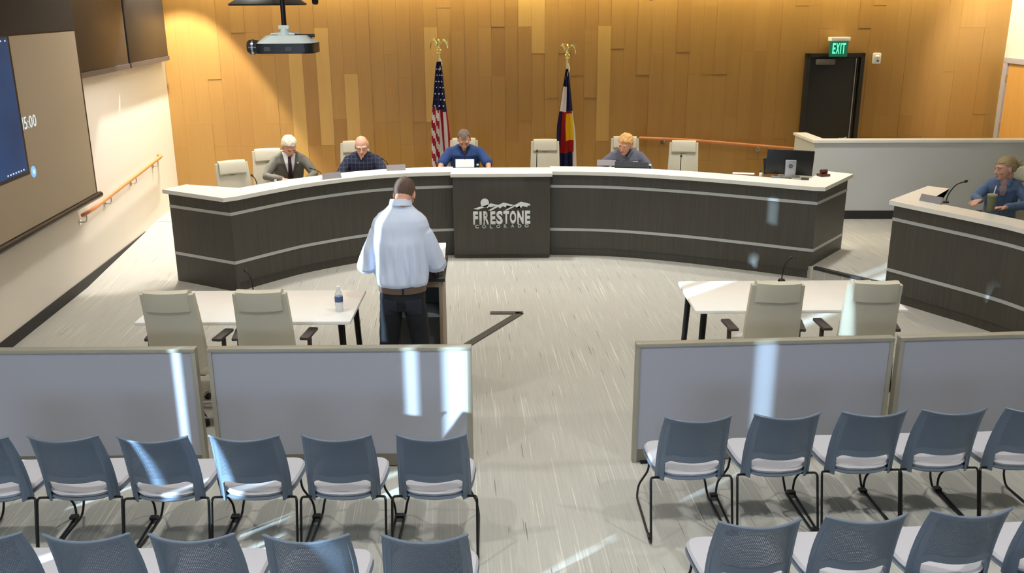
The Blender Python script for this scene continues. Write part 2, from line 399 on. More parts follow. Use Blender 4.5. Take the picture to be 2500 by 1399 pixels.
bm = rbm(); cyl(bm, (dw-0.2, -0.02, 1.02), (dw-0.2, -0.09, 1.02), 0.028); cyl(bm, (dw-0.2, -0.085, 1.02), (dw-0.32, -0.085, 1.02), 0.011)
build('door_handle', bm, CHROME, d1)

# half wall on the right, before the lower passage
hl, hr = V((4.24, 13.05, 0)), V((7.9, 12.98, 0)); hb = V((4.20, 13.85, 0))
bm = rbm(); prism(bm, [(hl.x, hl.y), (hr.x, hr.y), (hr.x, hr.y+0.12), (hl.x+0.12, hl.y+0.12), (hb.x+0.12, hb.y), (hb.x, hb.y)], 0, 1.24)
hw = struct(build('wall_half', bm, GREYWALL, smooth=False))
bm = rbm(); prism(bm, [(hl.x-0.03, hl.y-0.03), (hr.x, hr.y-0.03), (hr.x, hr.y+0.16), (hl.x+0.16, hl.y+0.16), (hb.x+0.16, hb.y), (hb.x-0.03, hb.y)], 1.24, 1.275)
o = struct(build('trim_2', bm, TABLETOP, smooth=False))
bm = rbm(); prism(bm, [(hl.x, hl.y-0.012), (hr.x, hr.y-0.012), (hr.x, hr.y), (hl.x, hl.y)], PZ, PZ+0.12)
struct(build('baseboard_half_wall', bm, BLACKBASE))

# ================================================================ DAIS
def offset_line(pts, d):                     # shift a polyline sideways (away from the camera for d > 0)
    out = []
    for i, p in enumerate(pts):
        a = pts[max(i-1, 0)]; b = pts[min(i+1, len(pts)-1)]
        t = (b-a).normalized(); out.append(p + V((-t.y, t.x, 0))*d)
    return out
def ribbon(bm, line, back, z0, z1):
    R = [[bm.verts.new((p.x, p.y, z)) for p in L_] for L_, z in ((line, z0), (line, z1), (back, z1), (back, z0))]; n = len(line)
    for k in range(4):
        A, B = R[k], R[(k+1) % 4]
        for i in range(n-1): bm.faces.new((A[i], A[i+1], B[i+1], B[i]))
    for i in (0, n-1): bm.faces.new([R[k][i] for k in range(4)])
LC = smooth_path([(-3.12, 10.14, 0), (-2.75, 10.62, 0), (-2.42, 10.98, 0), (-1.83, 11.42, 0), (-1.3, 11.62, 0), (-0.72, 11.71, 0)], 6)
RC = smooth_path([(0.47, 11.70, 0), (1.27, 11.60, 0), (2.1, 11.30, 0), (2.8, 10.95, 0), (3.2, 10.73, 0), (3.52, 10.56, 0)], 6)
LE, RE = V((-3.96, 10.62, 0)), V((4.14, 11.36, 0))
TOPZ = 1.10
def wing(name, label, curve, endpt, left, zfoot=0.0):
    t = thing(name, label, 'desk', (0, 0, 0))
    th = 0.04
    back = offset_line(curve, th)
    zf = [(0.10, 0.325), (0.36, 0.885), (0.92, TOPZ-0.045)]
    for z0, z1 in zf:
        bm = rbm(); ribbon(bm, curve, back, z0, z1); build('front_panel', bm, DARKWOOD, t)
    bm = rbm(); ribbon(bm, offset_line(curve, 0.012), back, 0.0, 0.10); build('kick_board', bm, DARKWOOD, t)
    for z in (0.3425, 0.9025):
        bm = rbm(); ribbon(bm, offset_line(curve, -0.006), back, z-0.0175, z+0.0175); build('trim_strip', bm, ALU, t)
    # end panel
    corner = curve[0] if left else curve[-1]
    d = endpt-corner; nrm = V((-d.y, d.x, 0)).normalized()*(1 if not left else -1)
    inn = nrm*0.04
    def seg(z0, z1, out=0.0, m=DARKWOOD, nm='end_panel'):
        bm = rbm(); a = corner - nrm*out; b = endpt - nrm*out
        prism(bm, [(a.x, a.y), (b.x, b.y), (endpt.x+inn.x, endpt.y+inn.y), (corner.x+inn.x, corner.y+inn.y)], z0, z1)
        return build(nm, bm, m, t)
    zlo = zfoot
    seg(zlo, 0.325); seg(0.36, 0.885); seg(0.92, TOPZ-0.045)
    seg(0.325, 0.36, 0.006, ALU, 'trim_strip'); seg(0.885, 0.92, 0.006, ALU, 'trim_strip')
    # ledge slab: curve + end return
    fr = offset_line(curve, -0.045); bk = offset_line(curve, 0.34)
    e0 = endpt - nrm*0.05 + d.normalized()*0.04; c0 = corner - nrm*0.05 - (curve[1]-curve[0] if left else curve[-2]-curve[-1]).normalized()*0.03
    e1 = endpt + nrm*0.30 + d.normalized()*0.04
    bm = rbm(); ribbon(bm, (fr if left else fr)[1:-1] if False else fr[(4 if left else 0):(None if left else -4)], bk[(4 if left else 0):(None if left else -4)], TOPZ-0.045, TOPZ)
    if left:
        # corner mitre
        cin = bk[4]
        poly = [e0, c0] + fr[1:5] + [bk[4], e1]
    else:
        cin = bk[-5]
        poly = fr[-5:-1] + [c0, e0, e1, bk[-5]]
    prism(bm, [(p.x, p.y) for p in poly], TOPZ-0.045, TOPZ)
    bmesh.ops.triangulate(bm, faces=[f for f in bm.faces if len(f.verts) > 4])
    build('ledge', bm, COUNTER, t)
    # lower work surface on the members' side
    bm = rbm(); sub = curve[5:] if left else curve[:-5]
    ribbon(bm, offset_line(sub, 0.05), offset_line(sub, 0.72), 0.87, 0.90); build('work_surface', bm, COUNTER, t)
    return t
wing('dais_wing', 'curved dark laminate dais section with white ledge, left of the logo block', LC, LE, True)
wing('dais_wing', 'curved dark laminate dais section with white ledge, right of the logo block', RC, RE, False, PZ)
ct = thing('dais_center', 'straight centre block of the dais carrying the silver logo', 'desk', (-0.125, 11.56, 0))
bx('front_panel', DARKWOOD, ct, 0, 0.0, 0.555, 1.22, 0.05, 1.0, bev=0.003)
bx('kick_board', DARKWOOD, ct, 0, 0.012, 0.03, 1.20, 0.03, 0.06)
for s in (-1, 1): bx('side_panel', DARKWOOD, ct, s*0.592, 0.11, 0.53, 0.035, 0.20, 1.04)
bx('ledge', COUNTER, ct, 0, 0.15, TOPZ-0.018, 1.27, 0.44, 0.045, bev=0.004)
bx('work_surface', COUNTER, ct, 0, 0.56, 0.885, 1.22, 0.40, 0.03)

# silver logo: sun disc, mountains, two lines of lettering
FACE = 11.56-0.025
sg = thing('logo_sign', 'silver sun, mountain and lettering sign on the centre block', 'sign', (-0.125, FACE, 0.55))
SIL = mat('silver_letter', rgb(240, 245, 245), 0.4, metal=0.0, var=0.02)
SIL2 = mat('silver_letter_darker', rgb(205, 208, 208), 0.35, metal=0.2, var=0.02)  # slightly darker silver for the lower line of lettering
def sgp(cx, cy):                             # point of the logo, from its drawing grid, to local x, z on the face
    p = Q(1130 + cx*190/2500, 470 + cy*100/1316, FACE); return p.x+0.125, p.z-0.55
def logo_poly(name, pts, m=SIL):
    bm = rbm(); q = [sgp(*p) for p in pts]
    f = [bm.verts.new((x, -0.018, z)) for x, z in q]; b = [bm.verts.new((x, 0.001, z)) for x, z in q]; n = len(q)
    for i in range(n): bm.faces.new((f[i], f[(i+1) % n], b[(i+1) % n], b[i]))
    bm.faces.new(f); bm.faces.new(list(reversed(b)))
    bmesh.ops.triangulate(bm, faces=[x for x in bm.faces if len(x.verts) > 4])
    return build(name, bm, m, sg, smooth=False)
logo_poly('sun_disc', [(705+135*cos(a), 330+140*sin(a)) for a in [2*pi*i/28 for i in range(28)]])
logo_poly('mountain', [(350, 520), (500, 470), (780, 390), (900, 345), (1140, 400), (1040, 425), (900, 465), (850, 450), (790, 495), (760, 450), (490, 540)])
logo_poly('mountain', [(820, 570), (1060, 430), (1310, 320), (1640, 400), (1540, 425), (1400, 405), (1390, 475), (1290, 430), (1180, 505), (1140, 450), (900, 580)])
logo_poly('mountain', [(1340, 570), (1600, 430), (1870, 290), (2160, 365), (2160, 410), (2080, 410), (2070, 460), (1910, 425), (1865, 495), (1820, 420), (1720, 475), (1680, 440), (1400, 575)])
def glyph(ch, offset=0.03, depth=0.5):
    cu = bpy.data.curves.new('g', 'FONT'); cu.body = ch; cu.offset = offset; cu.fill_mode = 'BOTH'; cu.resolution_u = 3
    o = bpy.data.objects.new('g', cu); C.objects.link(o)
    me = bpy.data.meshes.new_from_object(o.evaluated_get(bpy.context.evaluated_depsgraph_get()))
    bpy.data.objects.remove(o); bpy.data.curves.remove(cu)
    return me
def letter(ch, x0, x1, z0, z1, m, parent, depth=0.018, offset=0.03, name='letter', yback=0.001, flip=1):
    me = glyph(ch, offset); xs = [v.co.x for v in me.vertices]; ys = [v.co.y for v in me.vertices]
    ax, bxx, ay, by = min(xs), max(xs), min(ys), max(ys)
    bm = rbm(); bm.from_mesh(me); bpy.data.meshes.remove(me)
    bmesh.ops.remove_doubles(bm, verts=bm.verts, dist=1e-5)
    for v in bm.verts: v.co = V((x0 + (v.co.x-ax)/max(bxx-ax, 1e-6)*(x1-x0), yback, z0 + (v.co.y-ay)/(by-ay)*(z1-z0)))
    r = bmesh.ops.extrude_face_region(bm, geom=list(bm.faces)); 
    for g in r['geom']:
        if isinstance(g, bmesh.types.BMVert): g.co.y -= depth
    return build(name, bm, m, parent, smooth=False)
for ch, a, b, t0, t1 in [('F', 330, 495, 605, 1025), ('I', 528, 612, 605, 1025), ('R', 655, 845, 600, 1020), ('E', 880, 1050, 600, 1015), ('S', 1070, 1285, 590, 1020), ('T', 1300, 1490, 590, 1000), ('O', 1505, 1715, 580, 1000), ('N', 1745, 1955, 580, 1000), ('E', 1995, 2165, 580, 1000)]:
    x0, z1 = sgp(a, t0); x1, z0 = sgp(b, t1)
    letter(ch, x0, x1, z0, z1, SIL, sg, offset=0.045)
for ch, a, b, t0, t1 in [('C', 395, 515, 1035, 1150), ('O', 615, 750, 1035, 1150), ('L', 865, 965, 1035, 1150), ('O', 1070, 1205, 1030, 1140), ('R', 1315, 1415, 1020, 1135), ('A', 1540, 1650, 1020, 1120), ('D', 1765, 1880, 1010, 1125), ('O', 1985, 2115, 1005, 1120)]:
    x0, z1 = sgp(a, t0); x1, z0 = sgp(b, t1)
    letter(ch, x0, x1, z0, z1, SIL2, sg, offset=0.04, depth=0.012)

# side desk at the right
SD = smooth_path([(4.08, 9.76, 0), (4.40, 9.23, 0), (4.62, 8.86, 0), (4.79, 8.50, 0), (4.95, 7.9, 0), (5.02, 7.2, 0)], 5)
sd = thing('side_desk', 'dark laminate desk with white ledge where the woman in denim sits', 'desk', (0, 0, 0))
back = offset_line(SD, 0.04)
for z0, z1 in [(0.10, 0.325), (0.36, 0.885), (0.92, 1.055)]:
    bm = rbm(); ribbon(bm, SD, back, z0, z1); build('front_panel', bm, DARKWOOD, sd)
bm = rbm(); ribbon(bm, offset_line(SD, 0.012), back, 0, 0.10); build('kick_board', bm, DARKWOOD, sd)
for z in (0.3425, 0.9025):
    bm = rbm(); ribbon(bm, offset_line(SD, -0.006), back, z-0.0175, z+0.0175); build('trim_strip', bm, ALU, sd)
cA = V((4.08, 9.76, 0)); eA = V((4.80, 10.52, 0)); dn = (eA-cA).normalized(); pn = V((dn.y, -dn.x, 0))
bm = rbm(); prism(bm, [tuple(cA.xy), tuple(eA.xy), tuple((eA+pn*0.04).xy), tuple((cA+pn*0.04).xy)], PZ, 1.055); build('end_panel', bm, DARKWOOD, sd)
fr = offset_line(SD, -0.045); bk = offset_line(SD, 0.26)
bm = rbm(); ribbon(bm, fr[3:], bk[3:], 1.055, TOPZ); poly = [cA - pn*0.05 - dn*0.02] + fr[1:4] + [bk[3]] + [cA + pn*0.26 + dn*0.32, eA + pn*0.19 + dn*0.02, eA - pn*0.05 + dn*0.02]
prism(bm, [(p.x, p.y) for p in poly], 1.055, TOPZ); bmesh.ops.triangulate(bm, faces=[f for f in bm.faces if len(f.verts) > 4]); build('ledge', bm, COUNTER, sd)
bm = rbm(); ribbon(bm, offset_line(SD[3:], 0.05), offset_line(SD[3:], 0.70), 0.87, 0.90); build('work_surface', bm, COUNTER, sd)

# ================================================================ LEFT WALL FITTINGS
WRZ = atan2(AX.y, AX.x)                      # along the wall, away from the camera
def wall_thing(name, label, cat, Y, off, z, group=None): return thing(name, label, cat, LW(Y, off) + V((0, 0, z)), WRZ, group)
# local frame: +x along the wall away from camera, -y into the room
sc_ = wall_thing('projection_screen', 'large projection screen with dark border on the left wall', 'screen', 7.2, 0.22, 0)
bx('screen_border', BLACK, sc_, 1.635, 0.02, 2.2, 3.38, 0.03, 2.36)
TAUPE = mat('projected_taupe', rgb(142, 128, 106), 0.8, var=0.03, scale=(0.6, 0.6, 0.6), emit=0.22)
bx('screen_surface', TAUPE, sc_, 1.63, 0.0, 1.98, 3.26, 0.012, 1.77)
bm = rbm(); cyl(bm, (-0.1, -0.005, 1.055), (3.37, -0.005, 1.055), 0.035); build('bottom_bar', bm, BLACK, sc_)
bx('top_mask', mat('black_masking', rgb(34, 28, 20), 0.8), sc_, 1.62, 0.0, 3.06, 3.30, 0.02, 0.36)
BLUE = mat('projected_blue', rgb(34, 62, 108), 0.8, var=0.55, scale=(1.2, 1.2, 1.6), emit=0.45, detail=1)
bx('window_backing', BLACK, sc_, 0.82, -0.008, 2.235, 1.68, 0.004, 1.28)
bx('video_window', BLUE, sc_, 0.80, -0.012, 2.245, 1.63, 0.004, 1.23)
LGT = mat('projected_white', rgb(210, 226, 235), 0.8, emit=0.6)
tx = bpy.data.objects.new('timer_text', None); C.objects.link(tx); tx.parent = sc_
for ch, a, b in [('1', 1.672, 1.684), ('5', 1.70, 1.765), (':', 1.785, 1.797), ('0', 1.815, 1.885), ('0', 1.90, 1.97)]:
    letter(ch, a, b, 2.01, 2.125 if ch != ':' else 2.085, LGT, tx, depth=0.002, offset=0.0, yback=-0.008)
bm = rbm(); cyl(bm, (1.745, -0.006, 1.60), (1.745, -0.010, 1.60), 0.055, n=28); ic = build('play_icon', bm, mat('projected_pale_blue', rgb(120, 180, 235), 0.8, emit=0.7), sc_)
bm = rbm(); cyl(bm, (1.745, -0.010, 1.60), (1.745, -0.013, 1.60), 0.022, n=24); build('icon_centre', bm, LGT, sc_)
for i in range(7):
    bx('taskbar_icon', LGT, sc_, 1.20+i*0.055, -0.0155, 1.655, 0.024, 0.002, 0.014)
for i in range(3):
    bx('window_button', LGT, sc_, 1.38+i*0.09, -0.0155, 2.83, 0.022, 0.002, 0.014)
# black acoustic panels above
PBL = mat('black_gloss_panel', rgb(30, 30, 30), 0.42, var=0.25, scale=(0.9, 20, 0.5))
for nm, y0, y1, lb in [('p', 10.35, 12.44, 'wide black wall panel next to the screen, high on the left wall'), ('q', 12.50, 14.25, 'black wall panel nearest the wood wall, high on the left wall')]:
    t = wall_thing('wall_panel', lb, 'panel', y0, 0.0, 0, 'black panels on the left wall'); L_ = y1-y0
    bx('panel_face', PBL, t, L_/2, -0.06, 3.47, L_, 0.10, 2.14, bev=0.004)
    bx('bottom_lip', mat('dark_lip', rgb(74, 70, 72), 0.4), t, L_/2, -0.065, 2.37, L_, 0.12, 0.06)
# wooden handrail, rising with the ramp
hr_ = wall_thing('handrail', 'orange wooden handrail rising along the white left wall', 'handrail', 10.3, 0.0, 0)
path = bend_path([(0.02, -0.085, 0.86), (0.30, -0.085, 0.86), (3.15, -0.085, 1.035), (3.25, -0.02, 1.04)], 0.06)
bm = rbm(); limb(bm, path, [0.024]*len(path), 10); o = build('rail', bm, RAILW, hr_)
for x in (0.12, 0.95, 1.95, 2.95):
    z = 0.86 + max(0, x-0.3)*0.0614; bm = rbm(); pp = bend_path([(x, 0.0, z-0.10), (x, -0.085, z-0.10), (x, -0.085, z-0.015)], 0.03); limb(bm, pp, [0.008]*len(pp), 8); cyl(bm, (x, 0, z-0.10), (x, -0.012, z-0.10), 0.03)
    build('bracket', bm, CHROME, hr_)
# handrail on the wood wall
s0, z0 = s_of(1560, 335); s1, z1 = s_of(1682, 337); s2, z2 = s_of(1990, 364)
t = thing('handrail', 'orange wooden handrail on the wood wall behind the dais', 'handrail', BW(s0, 0, 0), RZ)
bm = rbm(); path = bend_path([(0, -0.10, z0), (s1-s0, -0.10, z1-0.02), (s2-s0+0.1, -0.10, z2-0.02)], 0.3); limb(bm, path, [0.025]*len(path), 10); build('rail', bm, RAILW, t)
for px, py in ((1618, 346), (1848, 364)):
    s, z = s_of(px, py); bm = rbm(); x = s-s0; cyl(bm, (x, 0, z), (x, -0.02, z), 0.038, n=18); pp = bend_path([(x, -0.01, z), (x, -0.1, z), (x, -0.1, z+0.07)], 0.03); limb(bm, pp, [0.009]*len(pp), 8)
    build('bracket', bm, CHROME, t)

# exit sign and strobe
s, z = s_of(2040, 118)
t = thing('exit_sign', 'green illuminated EXIT sign above the black door', 'sign', BW(s, z, 0.0), RZ)
bx('canopy', TABLETOP, t, 0.0, -0.11, 0.145, 0.30, 0.16, 0.06, bev=0.008)
bx('sign_panel', mat('exit_green', rgb(20, 90, 62), 0.4, emit=0.8), t, -0.005, -0.13, -0.0, 0.29, 0.018, 0.24, bev=0.003)
EX_ = mat('exit_letter_green', rgb(90, 255, 190), 0.4, emit=1.3)
for i, (ch, a, b) in enumerate([('E', -0.105, -0.06), ('X', -0.05, 0.005), ('I', 0.018, 0.03), ('T', 0.042, 0.1)]):
    letter(ch, a, b, -0.075, 0.085, EX_, t, depth=0.006, offset=0.02, yback=-0.139)
s, z = s_of(2136, 142)
t = thing('alarm_strobe', 'small white wall alarm strobe right of the exit sign', 'alarm', BW(s, z, 0.0), RZ)
bx('housing', TABLETOP, t, 0, -0.06, 0, 0.125, 0.06, 0.17, bev=0.02)
bm = rbm(); ell(bm, (0, -0.09, 0.025), (0.04, 0.02, 0.03)); build('lens', bm, mat('clear_lens', rgb(240, 240, 245), 0.1), t)
bx('grille', mat('grille_grey', rgb(110, 105, 100), 0.6), t, 0.01, -0.092, -0.035, 0.04, 0.006, 0.025)

# ================================================================ PROJECTOR
t = thing('ceiling_projector', 'white and black projector hanging on a pole from the ceiling', 'projector', (-1.73, 7.4, 2.78))
PRW = mat('projector_white', rgb(214, 224, 222), 0.3, var=0.04)
def rr(w, d, r, n=5):
    pts = []
    for sx, sy, a0 in ((1, 1, 0), (-1, 1, 90), (-1, -1, 180), (1, -1, 270)):
        for i in range(n+1):
            a = radians(a0+90*i/n); pts.append((sx*(w/2-r)+r*cos(a), sy*(d/2-r)+r*sin(a)))
    return pts
bm = rbm(); prism(bm, rr(0.44, 0.34, 0.07), 0.0, 0.075); bmesh.ops.bevel(bm, geom=list(bm.edges), offset=0.01, segments=2, affect='EDGES'); build('body', bm, BLACK, t, loc=(0.02, 0, 0))
bm = rbm()
lo = rr(0.43, 0.33, 0.07); hi = rr(0.30, 0.22, 0.05)
a = [bm.verts.new((x, y, 0.075)) for x, y in lo]; b = [bm.verts.new((x, y, 0.13)) for x, y in hi]; n = len(a)
for i in range(n): bm.faces.new((a[i], a[(i+1) % n], b[(i+1) % n], b[i]))
bm.faces.new(b); bm.faces.new(list(reversed(a))); build('top_cover', bm, PRW, t, loc=(0.02, 0, 0))
bm = rbm(); cyl(bm, (-0.19, -0.05, 0.045), (-0.26, -0.05, 0.045), 0.05, 0.055, 20); cyl(bm, (-0.26, -0.05, 0.045), (-0.275, -0.05, 0.045), 0.055, 0.045, 20); build('lens', bm, mat('lens_dark', rgb(60, 60, 62), 0.15, metal=0.4), t)
bm = rbm(); cyl(bm, (-0.225, -0.05, 0.045), (-0.24, -0.05, 0.045), 0.058, n=20); build('lens_ring', bm, CHROME, t)
bm = rbm(); cyl(bm, (0, 0, 0.13), (0, 0, 0.15), 0.06, n=20); cyl(bm, (0, 0, 0.15), (0, 0, 0.2), 0.035, 0.025); box(bm, 0, 0, 0.19, 0.08, 0.05, 0.03, bev=0.005)
for k in range(4):
    a = pi/4+k*pi/2; limb(bm, [(0, 0, 0.145), (0.12*cos(a), 0.10*sin(a), 0.14)], [0.009, 0.009], 8)
build('mount_bracket', bm, PRW, t)
bm = rbm(); cyl(bm, (0, 0, 0.2), (-0.0, 0, 1.82), 0.019); build('pole', bm, BLACKM, t)
bx('cable_cover', BLACK, t, 0.14, 0.03, 0.125, 0.16, 0.05, 0.025, bev=0.006)
for x in (-0.1, 0.06): bx('port_panel', mat('port_grey', rgb(70, 72, 76), 0.5), t, x, -0.171, 0.035, 0.05, 0.006, 0.03)
# hanging saucer lamp seen edge-on above the projector, and two small pendants
t = thing('pendant_lamp', 'wide black saucer pendant lamp at the top edge above the projector', 'lamp', (-1.93, 7.75, 3.128))
bm = rbm(); R = [(0.01, 0.10), (0.06, 0.10), (0.14, 0.075), (0.26, 0.04), (0.305, 0.012), (0.30, 0.0), (0.2, 0.004), (0.01, 0.01)]
loft(bm, [((0, 0, z), (r, 0, 0), (0, r, 0)) for r, z in R], 36); build('shade', bm, mat('black_shade', rgb(26, 22, 16), 0.5), t)
bm = rbm(); cyl(bm, (0, 0, 0.1), (0, 0, 1.44), 0.008); build('stem', bm, BLACKM, t)
for px, lb in ((770, 'small black tube pendant right of the projector pole'), (1590, 'tiny black tube pendant at the top edge over the second flag')):
    p = Q(px, 12 if px == 770 else 1, 8.6)
    t = thing('tube_pendant', lb, 'lamp', p, 0, 'small tube pendants'); bm = rbm(); loft(bm, [((0, 0, z), (r, 0, 0), (0, r, 0)) for r, z in ((0.012, 0), (0.026, 0.01), (0.03, 0.05), (0.032, 0.25), (0.01, 0.26))], 18); build('shade', bm, BLACKM, t)
    bm = rbm(); cyl(bm, (0, 0, 0.25), (0, 0, CEIL-p.z), 0.004, n=8); build('stem', bm, BLACKM, t)

# ================================================================ PARTITIONS
def partition(x0, y0, x1, y1, label, first=None):
    a, b = V((x0, y0, 0)), V((x1, y1, 0)); L_ = (b-a).length; ang = atan2(b.y-a.y, b.x-a.x)
    t = thing('partition_screen', label, 'partition', a, ang, 'low grey partition screens between seating and tables')
    bx('fabric_panel', PANELF, t, L_/2, 0, 0.49, L_-0.06, 0.04, 0.78)
    bx('top_rail', PANELM, t, L_/2, 0, 0.888, L_, 0.066, 0.026, bev=0.003)
    bx('kick_rail', PANELB, t, L_/2, 0, 0.055, L_-0.05, 0.05, 0.09)
    for x in (0.015, L_-0.015): bx('end_post', PANELM, t, x, 0, 0.4375, 0.03, 0.062, 0.875, bev=0.003)
    for x in (0.08, L_-0.08): bx('foot', BLACKM, t, x, 0, 0.008, 0.05, 0.10, 0.016)
    return t
partition(-4.25, 5.96, -2.16, 5.97, 'leftmost low grey partition screen, in front of the left table chairs')
partition(-2.08, 5.97, -0.28, 5.98, 'low grey partition screen in front of the standing man')
partition(0.85, 6.02, 2.66, 6.12, 'low grey partition screen in front of the right table')
partition(2.70, 6.12, 4.55, 6.24, 'rightmost low grey partition screen, cut by the photo edge')

# ================================================================ TABLES
def table(label, pts, flip):
    (ax_, ay), (bx_, by) = pts; c = V(((ax_+bx_)/2, (ay+by)/2, 0)); L_ = bx_-ax_
    t = thing('meeting_table', label, 'table', c, 0.0)
    D = 0.84
    bx('tabletop', TABLETOP, t, 0, 0, 0.727, L_, D, 0.028, bev=0.004)
    for sx in (-1, 1):
        for sy in (-1, 1):
            bm = rbm(); cyl(bm, (sx*(L_/2-0.09), sy*(D/2-0.09), 0.713), (sx*(L_/2-0.06), sy*(D/2-0.06), 0.02), 0.028, 0.024, 12)
            l = build('leg', bm, BLACKM, t)
            bm = rbm(); cyl(bm, (sx*(L_/2-0.06), sy*(D/2-0.06), 0.0), (sx*(L_/2-0.06), sy*(D/2-0.06), 0.02), 0.028, n=12); build('foot', bm, ARMG, l)
    bx('crossbar', PANELM, t, 0, 0.0, 0.69, L_-0.2, 0.05, 0.04)
    return t
pA, pB, pC = P(855, 785, .74), P(325, 790, .74), P(873, 707, .74)
table('white meeting table on the left with a water bottle on it', ((pB.x, 7.38), (pA.x, 7.38)), 1)
pA, pB = P(1700, 762, .74), P(2212, 752, .74)
table('white meeting table on the right with a thin microphone on it', ((pA.x, 7.60), (pB.x, 7.60)), -1)

# ================================================================ CONFERENCE CHAIRS
def conf_chair(label):                       # faces +y, origin on the floor under the seat
    t = thing('conference_chair', label, 'chair', (0, 0, 0))
    def back_y(z): return -0.235 - 0.17*(z-0.5)
    bm = rbm(); n = 9; rows = []
    for i in range(n):
        f = i/(n-1); z = 0.44 + f*0.66; hw_ = 0.218 - 0.022*f
        yy = back_y(z) + 0.02*sin(f*pi)
        rows.append((z, hw_, yy))
    def shell(u, row, side):
        z, hw_, yy = row; return V((u*hw_, yy + 0.035*u*u + side, z))
    nu = 10; F = [[bm.verts.new(shell(-1+2*j/nu, r, 0.028)) for j in range(nu+1)] for r in rows]; B_ = [[bm.verts.new(shell(-1+2*j/nu, r, -0.028)) for j in range(nu+1)] for r in rows]
    for i in range(n-1):
        for j in range(nu):
            bm.faces.new((F[i][j], F[i][j+1], F[i+1][j+1], F[i+1][j])); bm.faces.new((B_[i][j], B_[i+1][j], B_[i+1][j+1], B_[i][j+1]))
        bm.faces.new((F[i][0], F[i+1][0], B_[i+1][0], B_[i][0])); bm.faces.new((F[i][nu], B_[i][nu], B_[i+1][nu], F[i+1][nu]))
    for j in range(nu):
        bm.faces.new((F[0][j], B_[0][j], B_[0][j+1], F[0][j+1])); bm.faces.new((F[-1][j], F[-1][j+1], B_[-1][j+1], B_[-1][j]))
    bmesh.ops.bevel(bm, geom=[e for e in bm.edges if e.is_manifold and e.calc_face_angle(0) > 1.0], offset=0.012, segments=2, affect='EDGES')
    build('backrest', bm, CREAM, t)
    # head cushion folded over the top of the back
    bm = rbm(); path = [(0.94, 0.062, 0.10), (1.0, 0.066, 0), (1.06, 0.066, 0), (1.115, 0.055, 0)]
    prof = [(0.045, 0.965), (0.068, 0.985), (0.07, 1.08), (0.055, 1.118), (0.0, 1.132), (-0.045, 1.12), (-0.050, 1.06), (-0.046, 0.97), (-0.02, 0.965)]
    hw_ = 0.165; rings = []
    for k, u in enumerate([-1, -0.97, -0.5, 0, 0.5, 0.97, 1]):
        s = 0.9 if abs(u) == 1 else 1.0
        rings.append([bm.verts.new((u*hw_, back_y(z) + 0.03*u*u + y*s, z)) for y, z in prof])
    for A, B in zip(rings, rings[1:]):
        for i in range(len(prof)):
            j = (i+1) % len(prof); bm.faces.new((A[i], A[j], B[j], B[i]))
    bm.faces.new(rings[0]); bm.faces.new(list(reversed(rings[-1])))
    build('head_cushion', bm, CREAM, t)
    bx('cushion_shadow_line', CREAMDK, t, 0, back_y(0.955)+0.036, 0.955, 0.30, 0.012, 0.012)  # dark strip drawn as the shadow line below the cushion
    bm = rbm(); box(bm, 0, 0.0, 0.455, 0.47, 0.47, 0.07, bev=0.028); build('seat', bm, CREAM, t)
    bx('seat_pan', ARMG, t, 0, 0, 0.41, 0.34, 0.34, 0.03)
    for s in (-1, 1):
        bm = rbm(); box(bm, s*0.275, 0.01, 0.665, 0.075, 0.25, 0.025, rz=-s*0.12, bev=0.01); ar = build('armrest', bm, ARMG, t)
        bm = rbm(); pp = bend_path([(s*0.275, 0.02, 0.655), (s*0.275, 0.0, 0.42), (s*0.15, 0.0, 0.405)], 0.04); limb(bm, pp, [0.018]*len(pp), 8); build('arm_post', bm, ARMG, ar)
    bm = rbm(); cyl(bm, (0, 0, 0.40), (0, 0, 0.10), 0.026); build('column', bm, CHROME, t)
    bm = rbm(); cyl(bm, (0, 0, 0.07), (0, 0, 0.12), 0.045, 0.035)
    for k in range(5):
        a = 2*pi*k/5+0.3; limb(bm, [(0, 0, 0.095), (0.28*cos(a), 0.28*sin(a), 0.07)], [0.02, 0.013], 8)
    st = build('star_base', bm, CHROME, t)
    for k in range(5):
        a = 2*pi*k/5+0.3; bm = rbm(); c_, s_ = cos(a+pi/2), sin(a+pi/2); x, y = 0.28*cos(a), 0.28*sin(a)
        cyl(bm, (x-0.018*c_, y-0.018*s_, 0.028), (x+0.018*c_, y+0.018*s_, 0.028), 0.028, n=14); build('caster', bm, BLACK, st)
    return t
cc = conf_chair('cream leather conference chair at the left table, nearest the left wall')
GR = 'cream leather conference chairs'; cc['group'] = GR
def put_chair(px, py, ztop, rz, label, floor=0.0, first=False):
    p = P(px, py, ztop); off = V((0, -0.34, 0)); off.rotate(Matrix.Rotation(rz, 3, 'Z'))
    loc = V((p.x-off.x, p.y-off.y, floor))
    if first: cc.location = loc; cc.rotation_euler = (0, 0, rz); return cc
    return dup(cc, loc, rz, label, GR)
put_chair(402, 713, 1.125, radians(-1), '', first=True)
put_chair(630, 711, 1.125, radians(1), 'cream leather conference chair at the left table, beside the other, nearer the standing man')
put_chair(1903, 690, 1.125, radians(-2), 'cream leather conference chair at the right table, nearer the aisle')
put_chair(2142, 689, 1.125, radians(-4), 'cream leather conference chair at the right table with a bright sun stripe on its back')
zt_ = PZ+1.12
put_chair(562, 393, zt_, radians(180+30), 'empty cream conference chair at the left end of the dais', PZ)
put_chair(652, 364, zt_, radians(180+16), 'cream conference chair behind the man in the grey blazer', PZ)
put_chair(866, 345, zt_, radians(180+6), 'cream conference chair behind the man in the plaid shirt', PZ)
put_chair(1133, 338, zt_, radians(180), 'cream conference chair behind the man in the blue polo', PZ)
put_chair(1331, 341, zt_, radians(180-2), 'empty cream conference chair right of the logo block, beside the second flag', PZ)
put_chair(1526, 334, zt_, radians(180-6), 'cream conference chair behind the man in the grey pullover', PZ)
